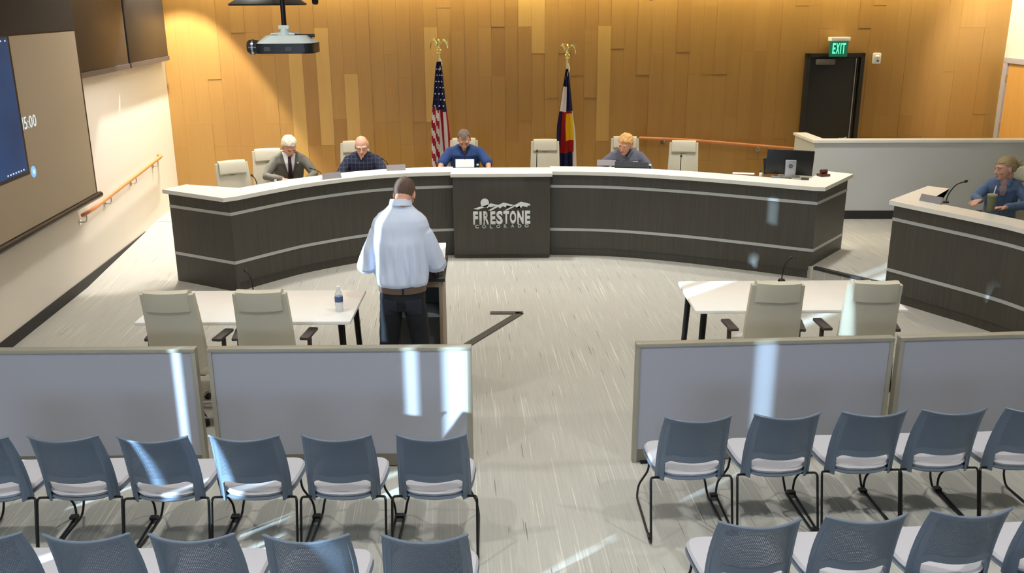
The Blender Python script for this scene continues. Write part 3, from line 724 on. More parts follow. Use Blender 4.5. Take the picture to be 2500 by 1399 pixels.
put_chair(1670, 344, zt_, radians(180-10), 'empty cream conference chair at the right end of the dais', PZ)
c = put_chair(2497, 415, zt_, radians(180-24), 'cream conference chair behind the woman in the denim jacket', PZ)
c.location += V((0.10, 0.20, 0))

# ================================================================ AUDIENCE CHAIRS
def audience_chair(label):                   # faces +y; back near y = -0.2
    t = thing('stacking_chair', label, 'chair', (0, 0, 0))
    bm = rbm(); nu, nv = 30, 20; G = {}
    def bp_(u, v):
        hw_ = 0.212 - 0.017*v + 0.006*sin(v*pi)
        vo = 0.345 - 0.03*(1-u*u) - 0.07*max(0.0, (abs(u)-0.60)/0.20)**2*(abs(u) < 0.82)
        v = v/0.3*vo if v <= 0.3 else vo + (v-0.3)/0.7*(1-vo)
        z = 0.380 + v*(0.445 + 0.012*u*u)
        y = -0.215 - 0.02*v - 0.10*v*v + (0.055*u*u + 0.035*max(0.0, abs(u)-0.78)/0.22*(1-v))*(0.75+0.25*v) - 0.03*(1-v)*(1-u*u)
        return V((u*hw_, y, z))
    us = [-1+2*j/nu for j in range(nu+1)]; vs = [i/nv for i in range(nv+1)]
    for i, v_ in enumerate(vs):
        for j, u in enumerate(us): G[i, j] = bm.verts.new(bp_(u, v_))
    for i in range(nv):
        for j in range(nu):
            u = (us[j]+us[j+1])/2; v_ = (vs[i]+vs[i+1])/2
            if abs(u) < 0.80 and v_ < 0.3: continue
            f = bm.faces.new((G[i, j], G[i, j+1], G[i+1, j+1], G[i+1, j]))
            if abs(u) < 0.80 and 0.40 < v_ < 0.965: f.material_index = 1
    bmesh.ops.delete(bm, geom=[v for v in bm.verts if not v.link_faces], context='VERTS')
    bmesh.ops.solidify(bm, geom=list(bm.faces), thickness=0.010)
    o = build('backrest', bm, [SHELL, PERF], t)
    bm = rbm(); tp = [bp_(-1+2*k/24, 1.0) for k in range(25)]; limb(bm, tp, [0.0065]*25, 8); build('top_rim', bm, SHELL, t)
    # rolled outer edges of the uprights
    for s in (-1, 1):
        bm = rbm(); pts = [bp_(s*0.97, k/10) + V((0, 0.0, 0)) for k in range(11)]; 
        rings = []
        for k, p in enumerate(pts):
            r = 0.020*(1-0.75*(k/10)); rings.append((p + V((-s*0.012, 0.012*(1-k/10), 0)), V((r*0.75, 0, 0)), V((0, r*1.5, 0))))
        loft(bm, rings, 10); build('upright', bm, SHELL, t)
    # seat: cushion on a plastic pan
    def outline(sc_x, grow=0.0):
        pts = []
        for k in range(40):
            a = 2*pi*k/40; c_, s_ = cos(a), sin(a)
            x = math.copysign(abs(c_)**0.45, c_)*0.222*sc_x; y = math.copysign(abs(s_)**0.55, s_)*0.225
            if y < 0: y -= 0.028*(1-(x/0.215)**2)*(1+0)
            x *= 1.0 + 0.06*(y/0.22)
            pts.append((x*(1+grow), 0.03+y*(1+grow)))
        return pts
    def slab(bm, o1, zf, th, bev):
        top = []; mid = []; bot = []
        for x, y in o1:
            z = zf(x, y); top.append(bm.verts.new((x*bev, 0.03+(y-0.03)*bev, z+th))); mid.append(bm.verts.new((x, y, z+th*0.55))); bot.append(bm.verts.new((x*bev, 0.03+(y-0.03)*bev, z)))
        n = len(o1)
        for A, B in ((bot, mid), (mid, top)):
            for i in range(n): j = (i+1) % n; bm.faces.new((A[i], A[j], B[j], B[i]))
        c = bm.verts.new((0, 0.03, zf(0, 0.03)+th)); d = bm.verts.new((0, 0.03, zf(0, 0.03)))
        inn = [bm.verts.new((v.co.x*0.55, 0.03+(v.co.y-0.03)*0.55, zf(v.co.x*0.55, v.co.y*0.55)+th)) for v in top]
        for i in range(n):
            j = (i+1) % n; bm.faces.new((top[i], top[j], inn[j], inn[i])); bm.faces.new((inn[i], inn[j], c)); bm.faces.new((bot[j], bot[i], d))
    zf = lambda x, y: 0.400 + 0.10*x*x*4*0.12/0.12*0.6 - 0.3*max(0, y-0.17)**1*0.3 + 0.012*(y < -0.15)
    bm = rbm(); slab(bm, outline(1.0), zf, 0.035, 0.95); build('seat', bm, SEATF, t)
    bm = rbm(); slab(bm, outline(1.0, 0.02), lambda x, y: zf(x, y)-0.03, 0.034, 0.9); build('seat_pan', bm, SHELL, t)
    for s in (-1, 1):
        path = bend_path([(s*0.17, 0.20, 0.375), (s*0.178, 0.215, 0.23), (s*0.222, 0.29, 0.09), (s*0.236, 0.27, 0.0095), (s*0.248, -0.30, 0.0095), (s*0.246, -0.205, 0.385), (s*0.240, -0.19, 0.400), (s*0.16, -0.16, 0.385)], 0.035)
        bm = rbm(); limb(bm, path, [0.0075]*len(path), 8); lg = build('sled_leg', bm, BLACKM, t)
        bm = rbm(); box(bm, s*0.245, -0.22, 0.018, 0.02, 0.05, 0.022, bev=0.004); build('floor_glide', bm, BLACK, lg)
    bm = rbm(); limb(bm, [(-0.17, 0.17, 0.375), (0.17, 0.17, 0.375)], [0.0075]*2, 8); limb(bm, [(-0.17, -0.12, 0.375), (0.17, -0.12, 0.375)], [0.0075]*2, 8); build('crossbar', bm, BLACKM, t)
    bx('ganging_clip', BLACK, t, -0.262, 0.22, 0.03, 0.05, 0.04, 0.02, bev=0.004)
    return t
GA1, GA2 = 'front row stacking chairs left of the aisle', 'front row stacking chairs right of the aisle'
GB1, GB2 = 'second row stacking chairs left of the aisle', 'second row stacking chairs right of the aisle'
ac = audience_chair('blue-grey stacking chair in the front row, beside the aisle on its left'); ac['group'] = GA1
def seat_at(px, py, z, rz, label, group, first=False):
    p = P(px, py, z); off = V((0, -0.335, 0)); off.rotate(Matrix.Rotation(rz, 3, 'Z')); loc = V((p.x-off.x, p.y-off.y, 0))
    if first: ac.location = loc; ac.rotation_euler = (0, 0, rz); return
    o = dup(ac, loc, rz, label, group)
    if group in (GA2, GB2) and 'beside the aisle' in label:
        for c in list(o.children):
            if c.name.startswith('ganging_clip'): bpy.data.objects.remove(c)
seat_at(1051, 1077, 0.825, 0, '', GA1, True)
seat_at(817, 1078, 0.825, 0, 'blue-grey stacking chair in the left front row, second from the aisle', GA1)
seat_at(589, 1079, 0.825, 0, 'blue-grey stacking chair in the left front row, third from the aisle, brightly sunlit', GA1)
seat_at(364, 1082, 0.825, radians(0.5), 'blue-grey stacking chair in the left front row, fourth from the aisle', GA1)
seat_at(143, 1080, 0.825, radians(1), 'blue-grey stacking chair in the left front row, fifth from the aisle', GA1)
seat_at(-80, 1084, 0.825, radians(1.5), 'blue-grey stacking chair in the left front row, cut by the left edge of the photo', GA1)
seat_at(1034, 1328, 0.825, 0, 'blue-grey stacking chair in the left second row, beside the aisle', GB1)
seat_at(741, 1328, 0.825, 0, 'blue-grey stacking chair in the left second row, second from the aisle', GB1)
seat_at(458, 1326, 0.825, 0, 'blue-grey stacking chair in the left second row, third from the aisle', GB1)
seat_at(198, 1326, 0.825, radians(0.5), 'blue-grey stacking chair in the left second row, fourth from the aisle', GB1)
seat_at(-68, 1324, 0.825, radians(1), 'blue-grey stacking chair in the left second row, cut by the bottom left corner', GB1)
seat_at(1710, 1032, 0.825, radians(2.5), 'blue-grey stacking chair in the right front row, beside the aisle', GA2)
seat_at(1930, 1025, 0.825, radians(2.5), 'blue-grey stacking chair in the right front row, second from the aisle', GA2)
seat_at(2145, 1018, 0.825, radians(2.5), 'blue-grey stacking chair in the right front row, third from the aisle', GA2)
seat_at(2342, 1013, 0.825, radians(2.5), 'blue-grey stacking chair in the right front row, fourth from the aisle', GA2)
seat_at(2548, 1009, 0.825, radians(2.5), 'blue-grey stacking chair in the right front row, cut by the right edge of the photo', GA2)
seat_at(1864, 1292, 0.825, radians(3), 'blue-grey stacking chair in the right second row, beside the aisle', GB2)
seat_at(2128, 1279, 0.825, radians(3), 'blue-grey stacking chair in the right second row, second from the aisle', GB2)
seat_at(2387, 1265, 0.825, radians(3), 'blue-grey stacking chair in the right second row, third from the aisle', GB2)
seat_at(2640, 1254, 0.825, radians(3), 'blue-grey stacking chair in the right second row, at the bottom right corner of the photo', GB2)

# ================================================================ FLOOR CORD COVER
bm = rbm(); a, b, c = P(1197, 765), P(1270, 765), P(1130, 850)
t = thing('floor_cord_cover', 'dark cord cover strips taped in an angle on the carpet behind the partition', 'cord cover', b)
def strip(name, p, q, wd):
    d = q-p; bm = rbm(); M = Matrix.Translation((p+q)/2 - b + V((0, 0, 0.006))) @ Matrix.Rotation(atan2(d.y, d.x), 4, 'Z'); box(bm, 0, 0, 0, d.length, wd, 0.010, mx=M, bev=0.003); build(name, bm, mat('dark_tape', rgb(70, 66, 60), 0.7), t)
strip('strip', a, b + V((0.03, 0, 0)), 0.085); strip('strip', b, c, 0.085)
bm.free()

# ================================================================ LECTERN
lx, ly = -0.80, 7.62
t = thing('lectern', 'wood lectern with dark top in front of the standing man', 'lectern', (lx, ly, 0))
LWD = mat('lectern_wood', rgb(140, 122, 98), 0.45, var=0.15, scale=(20, 20, 2))
LGR = mat('lectern_grey', rgb(128, 134, 140), 0.5)
for s in (-1, 1): bx('side_panel', LWD, t, s*0.205, 0, 0.475, 0.03, 0.40, 0.95, bev=0.003)
bx('front_panel', LGR, t, 0, 0.18, 0.475, 0.38, 0.02, 0.93)
bx('shelf', LGR, t, 0, 0.0, 0.62, 0.38, 0.36, 0.02); bx('bottom_shelf', LGR, t, 0, 0, 0.06, 0.38, 0.36, 0.02)
M = Matrix.Translation((0, 0, 0.985)) @ Matrix.Rotation(radians(10), 4, 'X')
bm = rbm(); box(bm, 0, 0, 0, 0.49, 0.46, 0.03, mx=M, bev=0.004); build('top', bm, BLACK, t)
bx('top_rail', LWD, t, 0, -0.18, 0.915, 0.44, 0.03, 0.075)
M = Matrix.Translation((lx+0.04, ly+0.02, 1.075)) @ Matrix.Rotation(radians(34), 4, 'X')
bm = rbm(); box(bm, 0, 0, 0, 0.38, 0.30, 0.012, mx=M); box(bm, 0.01, 0.01, 0.009, 0.37, 0.29, 0.006, mx=M)
tag(build('open_binder', bm, PAPER), 'white stack of pages open on the lectern top', 'papers')

# ================================================================ MICROPHONES
def mic(label, base, tip, cat='microphone', h=None):
    base, tip = V(base), V(tip); t = thing('gooseneck_microphone', label, cat, base, 0, 'gooseneck microphones')
    d = tip-base; bm = rbm(); cyl(bm, (0, 0, 0), (0, 0, 0.018), 0.034, 0.026, 16); build('base', bm, BLACK, t)
    path = smooth_path([(0, 0, 0.01), V((d.x*0.12, d.y*0.12, d.z*0.45)), V((d.x*0.5, d.y*0.5, d.z*0.86)), V((d.x, d.y, d.z))], 5)
    bm = rbm(); limb(bm, path, [0.0055]*len(path), 8); build('gooseneck', bm, BLACKM, t)
    bm = rbm(); e = (path[-1]-path[-3]).normalized(); ell(bm, d + e*0.02, (0.015, 0.015, 0.026), e.to_track_quat('Z', 'Y').to_matrix(), 12); build('capsule', bm, BLACK, t)
WS = 0.90
def mic_at(label, bpx, bpy_, Y, tpx, tpy, dY, zb):
    b = Q(bpx, bpy_, Y); b.z = zb; mic(label, b, Q(tpx, tpy, Y+dY))
mic_at('gooseneck microphone by the empty chair at the left end of the dais', 632, 458, 10.95, 617, 430, 0.1, WS)
mic_at('gooseneck microphone beside the man in the grey blazer', 800, 432, 11.55, 762, 412, 0.1, WS)
mic_at('gooseneck microphone beside the man in the plaid shirt', 955, 412, 12.0, 936, 389, 0.1, WS)
mic_at('gooseneck microphone in front of the man in the blue polo', 1136, 400, 12.0, 1133, 372, 0.05, WS)
mic_at('gooseneck microphone before the empty chair right of the logo block', 1310, 404, 12.05, 1311, 371, 0.1, WS)
mic_at('gooseneck microphone before the empty chair at the right end of the dais', 1661, 412, 11.75, 1663, 383, 0.1, WS)
b = P(2309, 495, TOPZ); mic('gooseneck microphone leaning toward the woman in denim', b, Q(2354, 444, b.y+0.05))
b = P(619, 715, .742); mic('gooseneck microphone at the back of the left table', b, Q(603, 665, b.y+0.05))
b = P(1908, 686, .742); mic('gooseneck microphone at the back of the right table', b, Q(1927, 633, b.y+0.05))
mic('short gooseneck microphone on the lectern', (lx+0.19, ly-0.17, 0.965), (lx+0.20, ly-0.19, 1.05))

# ================================================================ NAMEPLATES, PAPERS, BOTTLES
def nameplate(label, px, py, rz, z=TOPZ, w_=0.24, m=PLATEG):
    p = P(px, py, z); t = thing('nameplate', label, 'nameplate', p, rz, 'grey nameplates on the ledges')
    bm = rbm(); M = Matrix.Translation((0, 0, 0.036)) @ Matrix.Rotation(radians(-24), 4, 'X'); box(bm, 0, 0, 0, w_, 0.006, 0.075, mx=M); build('plate', bm, m, t)
    bx('base', m, t, 0, 0.01, 0.004, w_, 0.05, 0.008)
nameplate('grey nameplate in front of the man in the grey blazer', 810, 436, radians(32))
nameplate('grey nameplate in front of the man in the plaid shirt', 967, 416, radians(14))
nameplate('grey nameplate in front of the man in the grey pullover', 1480, 404, radians(-9))
nameplate('grey nameplate on the side desk before the woman in denim', 2272, 494, radians(-58), w_=0.25)
t = thing('tent_card', 'white folded card sign in front of the man in the blue polo', 'sign', P(1135, 408, TOPZ))
bm = rbm(); M = Matrix.Translation((0, 0, 0.05)) @ Matrix.Rotation(radians(-18), 4, 'X'); box(bm, 0, 0, 0, 0.24, 0.004, 0.105, mx=M); build('front_sheet', bm, PAPER, t)
bm = rbm(); M = Matrix.Translation((0, 0.035, 0.05)) @ Matrix.Rotation(radians(18), 4, 'X'); box(bm, 0, 0, 0, 0.24, 0.004, 0.105, mx=M); build('rear_sheet', bm, PAPER, t)
bm = rbm(); M = Matrix.Translation((0.01, -0.004, 0.036)) @ Matrix.Rotation(radians(-18), 4, 'X'); box(bm, 0, 0, 0, 0.20, 0.004, 0.035, mx=M); plab(build('grey_band', bm, PLATEG, t), 'grey printed band')
def sheet(label, px, py, z, w_, d_, rz, name='paper_sheet'):
    bm = rbm(); box(bm, 0, 0, 0.003, w_, d_, 0.004); o = build(name, bm, PAPER); o.location = P(px, py, z); o.rotation_euler = (0, 0, rz); tag(o, label, 'paper')
sheet('white sheet lying on the logo block ledge below the card sign', 1128, 414, TOPZ, 0.28, 0.12, 0.05)
sheet('white sheet on the right part of the dais ledge', 1815, 424, TOPZ, 0.26, 0.10, -0.3)
def lathe(bm, prof, n=20, c=(0, 0)): loft(bm, [((c[0], c[1], z), (r, 0, 0), (0, r, 0)) for r, z in prof], n)
CLEARP = mat('clear_plastic', rgb(225, 232, 236), 0.08, alpha=0.42, var=0.01)
LABELB = mat('blue_label', rgb(70, 90, 130), 0.5, var=0.3, scale=(60, 60, 60))
CAPW = mat('white_cap', rgb(240, 240, 240), 0.4)
GREENG = mat('green_bottle', rgb(40, 92, 62), 0.12, trans=0.4)
def bottle(label, loc, green=False, sc_=1.0):
    t = thing('water_bottle' if not green else 'green_bottle', label, 'bottle', loc)
    bm = rbm(); prof = [(0.030, 0), (0.033, 0.01), (0.031, 0.04), (0.033, 0.06), (0.033, 0.13), (0.028, 0.155), (0.014, 0.185), (0.013, 0.2)] if not green else [(0.030, 0), (0.034, 0.01), (0.034, 0.09), (0.026, 0.125), (0.014, 0.16), (0.013, 0.19)]
    lathe(bm, [(r, z*sc_) for r, z in prof]); build('bottle_body', bm, GREENG if green else CLEARP, t)
    bm = rbm(); zc = prof[-1][1]*sc_; lathe(bm, [(0.015, zc-0.005), (0.0155, zc+0.012), (0.012, zc+0.014)]); build('cap', bm, CAPW, t)
    if not green:
        bm = rbm(); lathe(bm, [(0.0335, 0.085*sc_), (0.0340, 0.09*sc_), (0.0340, 0.125*sc_), (0.0335, 0.13*sc_)]); build('bottle_label', bm, LABELB, t)
    return t
bottle('clear plastic water bottle with blue label on the left table', P(829, 760, .742))
p = Q(673, 447, 11.1); p.z = WS; bottle('clear water bottle before the man in the grey blazer', p)
p = Q(1166, 405, 12.05); p.z = WS; bottle('green glass bottle with white cap by the man in the blue polo', p, True, 1.15)
p = Q(1587, 405, 11.95); p.z = WS; bottle('green glass bottle with white cap by the man in the grey pullover', p, True, 1.15)
p = P(1857, 430, TOPZ); t = thing('hand_sanitizer', 'tiny white pump bottle left of the monitor on the dais', 'bottle', p)
bm = rbm(); lathe(bm, [(0.018, 0), (0.02, 0.005), (0.02, 0.035), (0.008, 0.045)]); build('bottle_body', bm, CAPW, t)
bm = rbm(); lathe(bm, [(0.005, 0.045), (0.005, 0.065), (0.012, 0.07)]); build('pump', bm, BLACK, t)
# tablet before the man in the grey pullover
p = Q(1541, 404, 11.85); t = thing('laptop', 'open dark laptop in front of the man in the grey pullover', 'laptop', (p.x, p.y, WS), radians(172))
bx('keyboard_base', BLACK, t, 0, 0.12, 0.01, 0.40, 0.26, 0.02, bev=0.005)
bm = rbm(); M = Matrix.Translation((0, -0.03, 0.15)) @ Matrix.Rotation(radians(-14), 4, 'X'); box(bm, 0, 0, 0, 0.42, 0.012, 0.27, mx=M, bev=0.005); build('lid', bm, mat('navy_lid', rgb(38, 46, 60), 0.35), t)
# monitor at the right end
p = P(1930, 434, TOPZ); p = V((p.x-0.01, p.y+0.02, TOPZ))
t = thing('computer_monitor', 'black computer monitor seen from behind, on the right end of the dais', 'monitor', p, radians(-8))
bm = rbm(); M = Matrix.Translation((0, 0.05, 0.175)) @ Matrix.Rotation(radians(2), 4, 'Y'); box(bm, 0, 0, 0, 0.55, 0.035, 0.30, mx=M, bev=0.008); build('display_back', bm, BLACK, t)
bx('stand', mat('silver_stand', rgb(176, 178, 184), 0.35, metal=0.4), t, 0.005, -0.0, 0.105, 0.125, 0.035, 0.21, bev=0.006)
bx('stand_foot', MATS['silver_stand'], t, 0.005, 0.06, 0.007, 0.24, 0.16, 0.014, bev=0.004)
bm = rbm(); cyl(bm, (0.005, -0.017, 0.14), (0.005, -0.0205, 0.14), 0.024, n=24); lg = build('round_badge', bm, mat('badge_dark', rgb(70, 72, 78), 0.3), t)
for ch, a, b in (('h', -0.009, 0.003), ('p', 0.006, 0.019)): letter(ch, a, b, 0.128 if ch == 'h' else 0.124, 0.153 if ch == 'h' else 0.147, MATS['silver_stand'], lg, depth=0.001, offset=0.0, yback=-0.0205)
p2 = P(1880, 428, TOPZ); t = thing('laptop_stand', 'slim black folder leaning left of the monitor', 'folder', (p2.x, p2.y+0.1, TOPZ), radians(-8))
bm = rbm(); M = Matrix.Translation((0, 0, 0.10)) @ Matrix.Rotation(radians(-8), 4, 'Y'); box(bm, 0, 0, 0, 0.12, 0.015, 0.20, mx=M, bev=0.003); build('cover', bm, BLACK, t)
for px, lb in ((1893, 'small grey device left of the monitor stand'), (1965, 'small grey device right of the monitor stand')):
    p = P(px, 434 if px == 1893 else 439, TOPZ); t = thing('desk_device', lb, 'device', p, radians(-15)); bx('casing', PLATEG if px == 1893 else ARMG, t, 0, 0, 0.012, 0.09, 0.05, 0.024, bev=0.006); bx('button_strip', BLACK, t, 0, 0, 0.025, 0.05, 0.02, 0.003)
p = P(2010, 430, TOPZ); t = thing('gavel_block', 'small dark red wooden block on the right corner of the dais ledge', 'block', p, 0.3)
RW_ = mat('dark_red_wood', rgb(84, 44, 34), 0.4, var=0.2)
bx('sound_block', RW_, t, 0, 0, 0.015, 0.13, 0.10, 0.03, bev=0.006)
bm = rbm(); cyl(bm, (-0.04, 0, 0.058), (0.04, 0, 0.058), 0.026, n=16); build('gavel_head', bm, RW_, t)
bm = rbm(); cyl(bm, (0.0, 0.0, 0.05), (0.10, 0.09, 0.035), 0.007, n=10); build('gavel_handle', bm, RW_, t)
# tumbler and phone of the woman
p = P(2417, 517, TOPZ); t = thing('travel_tumbler', 'olive green tumbler with a straw on the side desk', 'tumbler', p)
bm = rbm(); lathe(bm, [(0.034, 0), (0.038, 0.01), (0.044, 0.13), (0.046, 0.165), (0.040, 0.168)]); build('cup_body', bm, mat('olive_enamel', rgb(98, 104, 72), 0.4), t)
bm = rbm(); lathe(bm, [(0.046, 0.163), (0.047, 0.178), (0.02, 0.185)]); build('lid', bm, mat('olive_lid', rgb(150, 150, 130), 0.4), t)
bm = rbm(); limb(bm, [(0.01, 0, 0.17), (0.03, 0.01, 0.26)], [0.005, 0.005], 8); build('straw', bm, CAPW, t)
p = P(2450, 522, TOPZ); t = thing('eyeglasses', 'folded dark glasses lying beside the olive tumbler', 'glasses', p, 0.4)
for s in (-1, 1):
    bm = rbm(); pts = [(s*0.035+0.026*cos(a), 0, 0.022+0.02*sin(a)) for a in [2*pi*k/16 for k in range(17)]]; limb(bm, pts, [0.004]*17, 6, caps=False); build('lens_frame', bm, BLACK, t)
    bm = rbm(); limb(bm, [(s*0.062, 0, 0.03), (s*0.05, 0.11, 0.01)], [0.004, 0.004], 6); build('temple', bm, BLACK, t)

# ================================================================ FLAGS
def eagle(parent, z0):
    bm = rbm(); ell(bm, (0, 0, z0), (0.045, 0.045, 0.045), n=16); ell(bm, (0, 0, z0+0.085), (0.032, 0.028, 0.06), n=12); ell(bm, (0, -0.018, z0+0.155), (0.018, 0.024, 0.02), n=10); limb(bm, [(0, -0.03, z0+0.155), (0, -0.055, z0+0.145)], [0.010, 0.003], 8)
    build('ball_finial', bm, GOLD, parent)
    for s in (-1, 1):
        pts = smooth_path([(s*0.02, 0, z0+0.10), (s*0.06, 0, z0+0.165), (s*0.105, 0, z0+0.135), (s*0.125, 0, z0+0.04)], 4); n = len(pts)
        bm = rbm(); loft(bm, [(p, (0.022*(1-0.6*i/n), 0, 0.026*(1-0.5*i/n)), (0, 0.009, 0)) for i, p in enumerate(pts)], 8); build('eagle_wing', bm, GOLD, parent)
RED = mat('flag_red', rgb(176, 40, 58), 0.7); FWH = mat('flag_white', rgb(232, 226, 226), 0.7); NAVY = mat('flag_navy', rgb(34, 38, 82), 0.7); FRED = mat('flag_bright_red', rgb(178, 36, 30), 0.7); FYE = mat('flag_yellow', rgb(240, 205, 40), 0.7)
def flag(label, px, top_y, yfl, lean, colour, xs):
    Y = 13.75; top = Q(px, top_y, Y); t = thing('flag_on_pole', label, 'flag', (top.x, Y, PZ), 0, 'flags behind the dais')
    H_ = top.z-PZ
    bm = rbm(); lathe(bm, [(0.16, 0), (0.16, 0.02), (0.05, 0.05), (0.02, 0.09)], 24); build('stand_base', bm, GOLD, t)
    bm = rbm(); cyl(bm, (0, 0, 0.03), (0, 0, H_-0.02), 0.014); build('pole', bm, mat('pale_oak_pole', rgb(222, 206, 160), 0.4), t)
    eagle(t, H_)
    # tassel cord
    bm = rbm(); pp = smooth_path([(0.01, -0.02, H_-0.10), (0.03, -0.03, H_-0.17), (0.005, -0.03, H_-0.24), (-0.02, -0.03, H_-0.31)], 4); limb(bm, pp, [0.012]*len(pp), 6); build('gold_cord', bm, mat('white_cord', rgb(235, 225, 190), 0.7), t)
    # draped cloth: folds fan out from the pole top
    nu, nv = 48, 46; bm = rbm(); G = {}
    z1 = Q(px, yfl, Y).z-PZ; z0 = 0.45
    for i in range(nv+1):
        f = i/nv; z = z1 - f*(z1-z0)
        l_, r_ = xs(f)
        for j in range(nu+1):
            u = j/nu; x = l_ + (r_-l_)*u
            y = -0.03 - (0.02+0.05*min(1, f*2))*(0.6+0.6*sin(u*5.2*pi + 0.6*sin(f*4)))
            G[i, j] = bm.verts.new((x + 0.012*sin(u*9*pi+f*5)*min(1, f*3), y, z + 0.02*sin(u*7+2)*f))
    ms = [RED, FWH, NAVY, FRED, FYE]
    for i in range(nv):
        for j in range(nu):
            fc = bm.faces.new((G[i, j], G[i+1, j], G[i+1, j+1], G[i, j+1])); fc.material_index = colour((j+0.5)/nu, (i+0.5)/nv)
    bmesh.ops.solidify(bm, geom=list(bm.faces), thickness=0.004)
    fl = build('flag_cloth', bm, ms, t)
    return t, fl, G, z1, z0
def us(u, f):
    if f < 0.42 - 0.06*(1-u): return 2
    if u < 0.42: return int(f*14 - u*7 + 20) % 2
    return (int((u-0.42)/0.145) + 1) % 2
def usx(f): return (-0.035-0.10*min(1, f*2.2)**0.8, 0.03 + 0.09*min(1, f*2.0) + 0.10*max(0, f-0.5))
t, fl, G_, z1, z0 = flag('United States flag with stars and stripes hanging on a pole left of the centre', 1072, 126, 150, 0, us, usx)
for k in range(22):
    f = 0.06 + 0.35*(k//3)/7; u = [0.2, 0.52, 0.8][k % 3] + (0.08 if (k//3) % 2 else -0.02); l_, r_ = usx(f)
    y = -0.03 - (0.02+0.05*min(1, f*2))*(0.6+0.6*sin(u*5.2*pi + 0.6*sin(f*4))) - 0.012; s = 0.014*(0.7+f)
    x = l_+(r_-l_)*u; z = z1-f*(z1-z0); bm = rbm()
    pts = [(x + (s if q % 2 == 0 else s*0.45)*sin(q*pi/5), z + (s if q % 2 == 0 else s*0.45)*cos(q*pi/5)) for q in range(10)]
    a = [bm.verts.new((p_[0], y, p_[1])) for p_ in pts]; b = [bm.verts.new((p_[0], y+0.02, p_[1])) for p_ in pts]
    for q in range(10): bm.faces.new((a[q], a[(q+1) % 10], b[(q+1) % 10], b[q]))
    bm.faces.new(a); bm.faces.new(list(reversed(b))); build('star', bm, FWH, fl, smooth=False)
def co(u, f):
    if f < 0.15: return 2
    if f < 0.38:
        return 1 if u < 0.50+0.1*(0.38-f) and f < 0.40 and u > 0.08 else 2
    if f < 0.74:
        if u < 0.30: return 2 if u < 0.22 else 3
        if 0.40 < f < 0.64 and 0.52 < u < 0.86: return 4
        if u > 0.86: return 1
        return 3
    if u > 0.80: return 1
    return 2
def cox(f): return (-0.02-0.13*min(1, f*2.0)**0.9, 0.015+0.10*min(1, f*1.8) + 0.03*f)
flag('Colorado state flag, blue, white, red and gold, hanging right of the centre', 1385, 138, 168, 0, co, cox)

# ================================================================ PEOPLE
def bake(bm, name, m, parent, voxel=0.008, smooth_it=3, displace=None):
    me = bpy.data.meshes.new('tmp'); bm.to_mesh(me); bm.free(); o = bpy.data.objects.new('tmp', me); C.objects.link(o)
    r = o.modifiers.new('r', 'REMESH'); r.mode = 'VOXEL'; r.voxel_size = voxel; r.use_smooth_shade = True
    if smooth_it:
        s = o.modifiers.new('s', 'SMOOTH'); s.factor = 0.5; s.iterations = smooth_it
    me2 = bpy.data.meshes.new_from_object(o.evaluated_get(bpy.context.evaluated_depsgraph_get())); bpy.data.objects.remove(o); bpy.data.meshes.remove(me)
    if displace:
        ns = [v.normal.copy() for v in me2.vertices]
        for v, n in zip(me2.vertices, ns): v.co += n*displace(v.co)
    me2.name = name
    for mm in (m if isinstance(m, (list, tuple)) else [m]): me2.materials.append(mm)
    for p in me2.polygons: p.use_smooth = True
    o = bpy.data.objects.new(name, me2); C.objects.link(o); o.parent = parent; return o
def hand(bm, W, d, n, side, curl=0.5, size=1.0):
    # d: direction of the hand, n: back of the hand, side=+1 thumb on s, s = d x n
    d = V(d).normalized(); n = V(n); n = (n - d*n.dot(d)).normalized(); s = d.cross(n)*side; W = V(W); k = size
    loft(bm, [(W - d*0.02*k, s*0.026*k, n*0.020*k), (W + d*0.02*k, s*0.032*k, n*0.017*k), (W + d*0.06*k, s*0.042*k, n*0.015*k), (W + d*0.095*k, s*0.040*k, n*0.012*k)], 14)
    for i, (off, ln) in enumerate(((0.030, 0.068), (0.010, 0.078), (-0.011, 0.073), (-0.031, 0.058))):
        p = W + d*0.088*k + s*off*k; dirv = d.copy(); pts = [p]
        for j in range(3):
            ang = curl*(0.45+0.35*j); dirv = (dirv*cos(ang) - n*sin(ang)).normalized(); nn = n; pts.append(pts[-1] + dirv*ln*k*(0.42, 0.32, 0.26)[j])
        limb(bm, pts, [0.0098*k, 0.009*k, 0.008*k, 0.0072*k], 8)
    p = W + d*0.025*k + s*0.028*k; t1 = (d*0.62 + s*0.75 - n*0.2).normalized(); p1 = p + t1*0.045*k; p2 = p1 + (d*0.85 + s*0.25 - n*0.3).normalized()*0.032*k; p3 = p2 + (d*0.9 - n*0.35).normalized()*0.022*k
    limb(bm, [p, p1, p2, p3], [0.014*k, 0.0115*k, 0.010*k, 0.0085*k], 8)
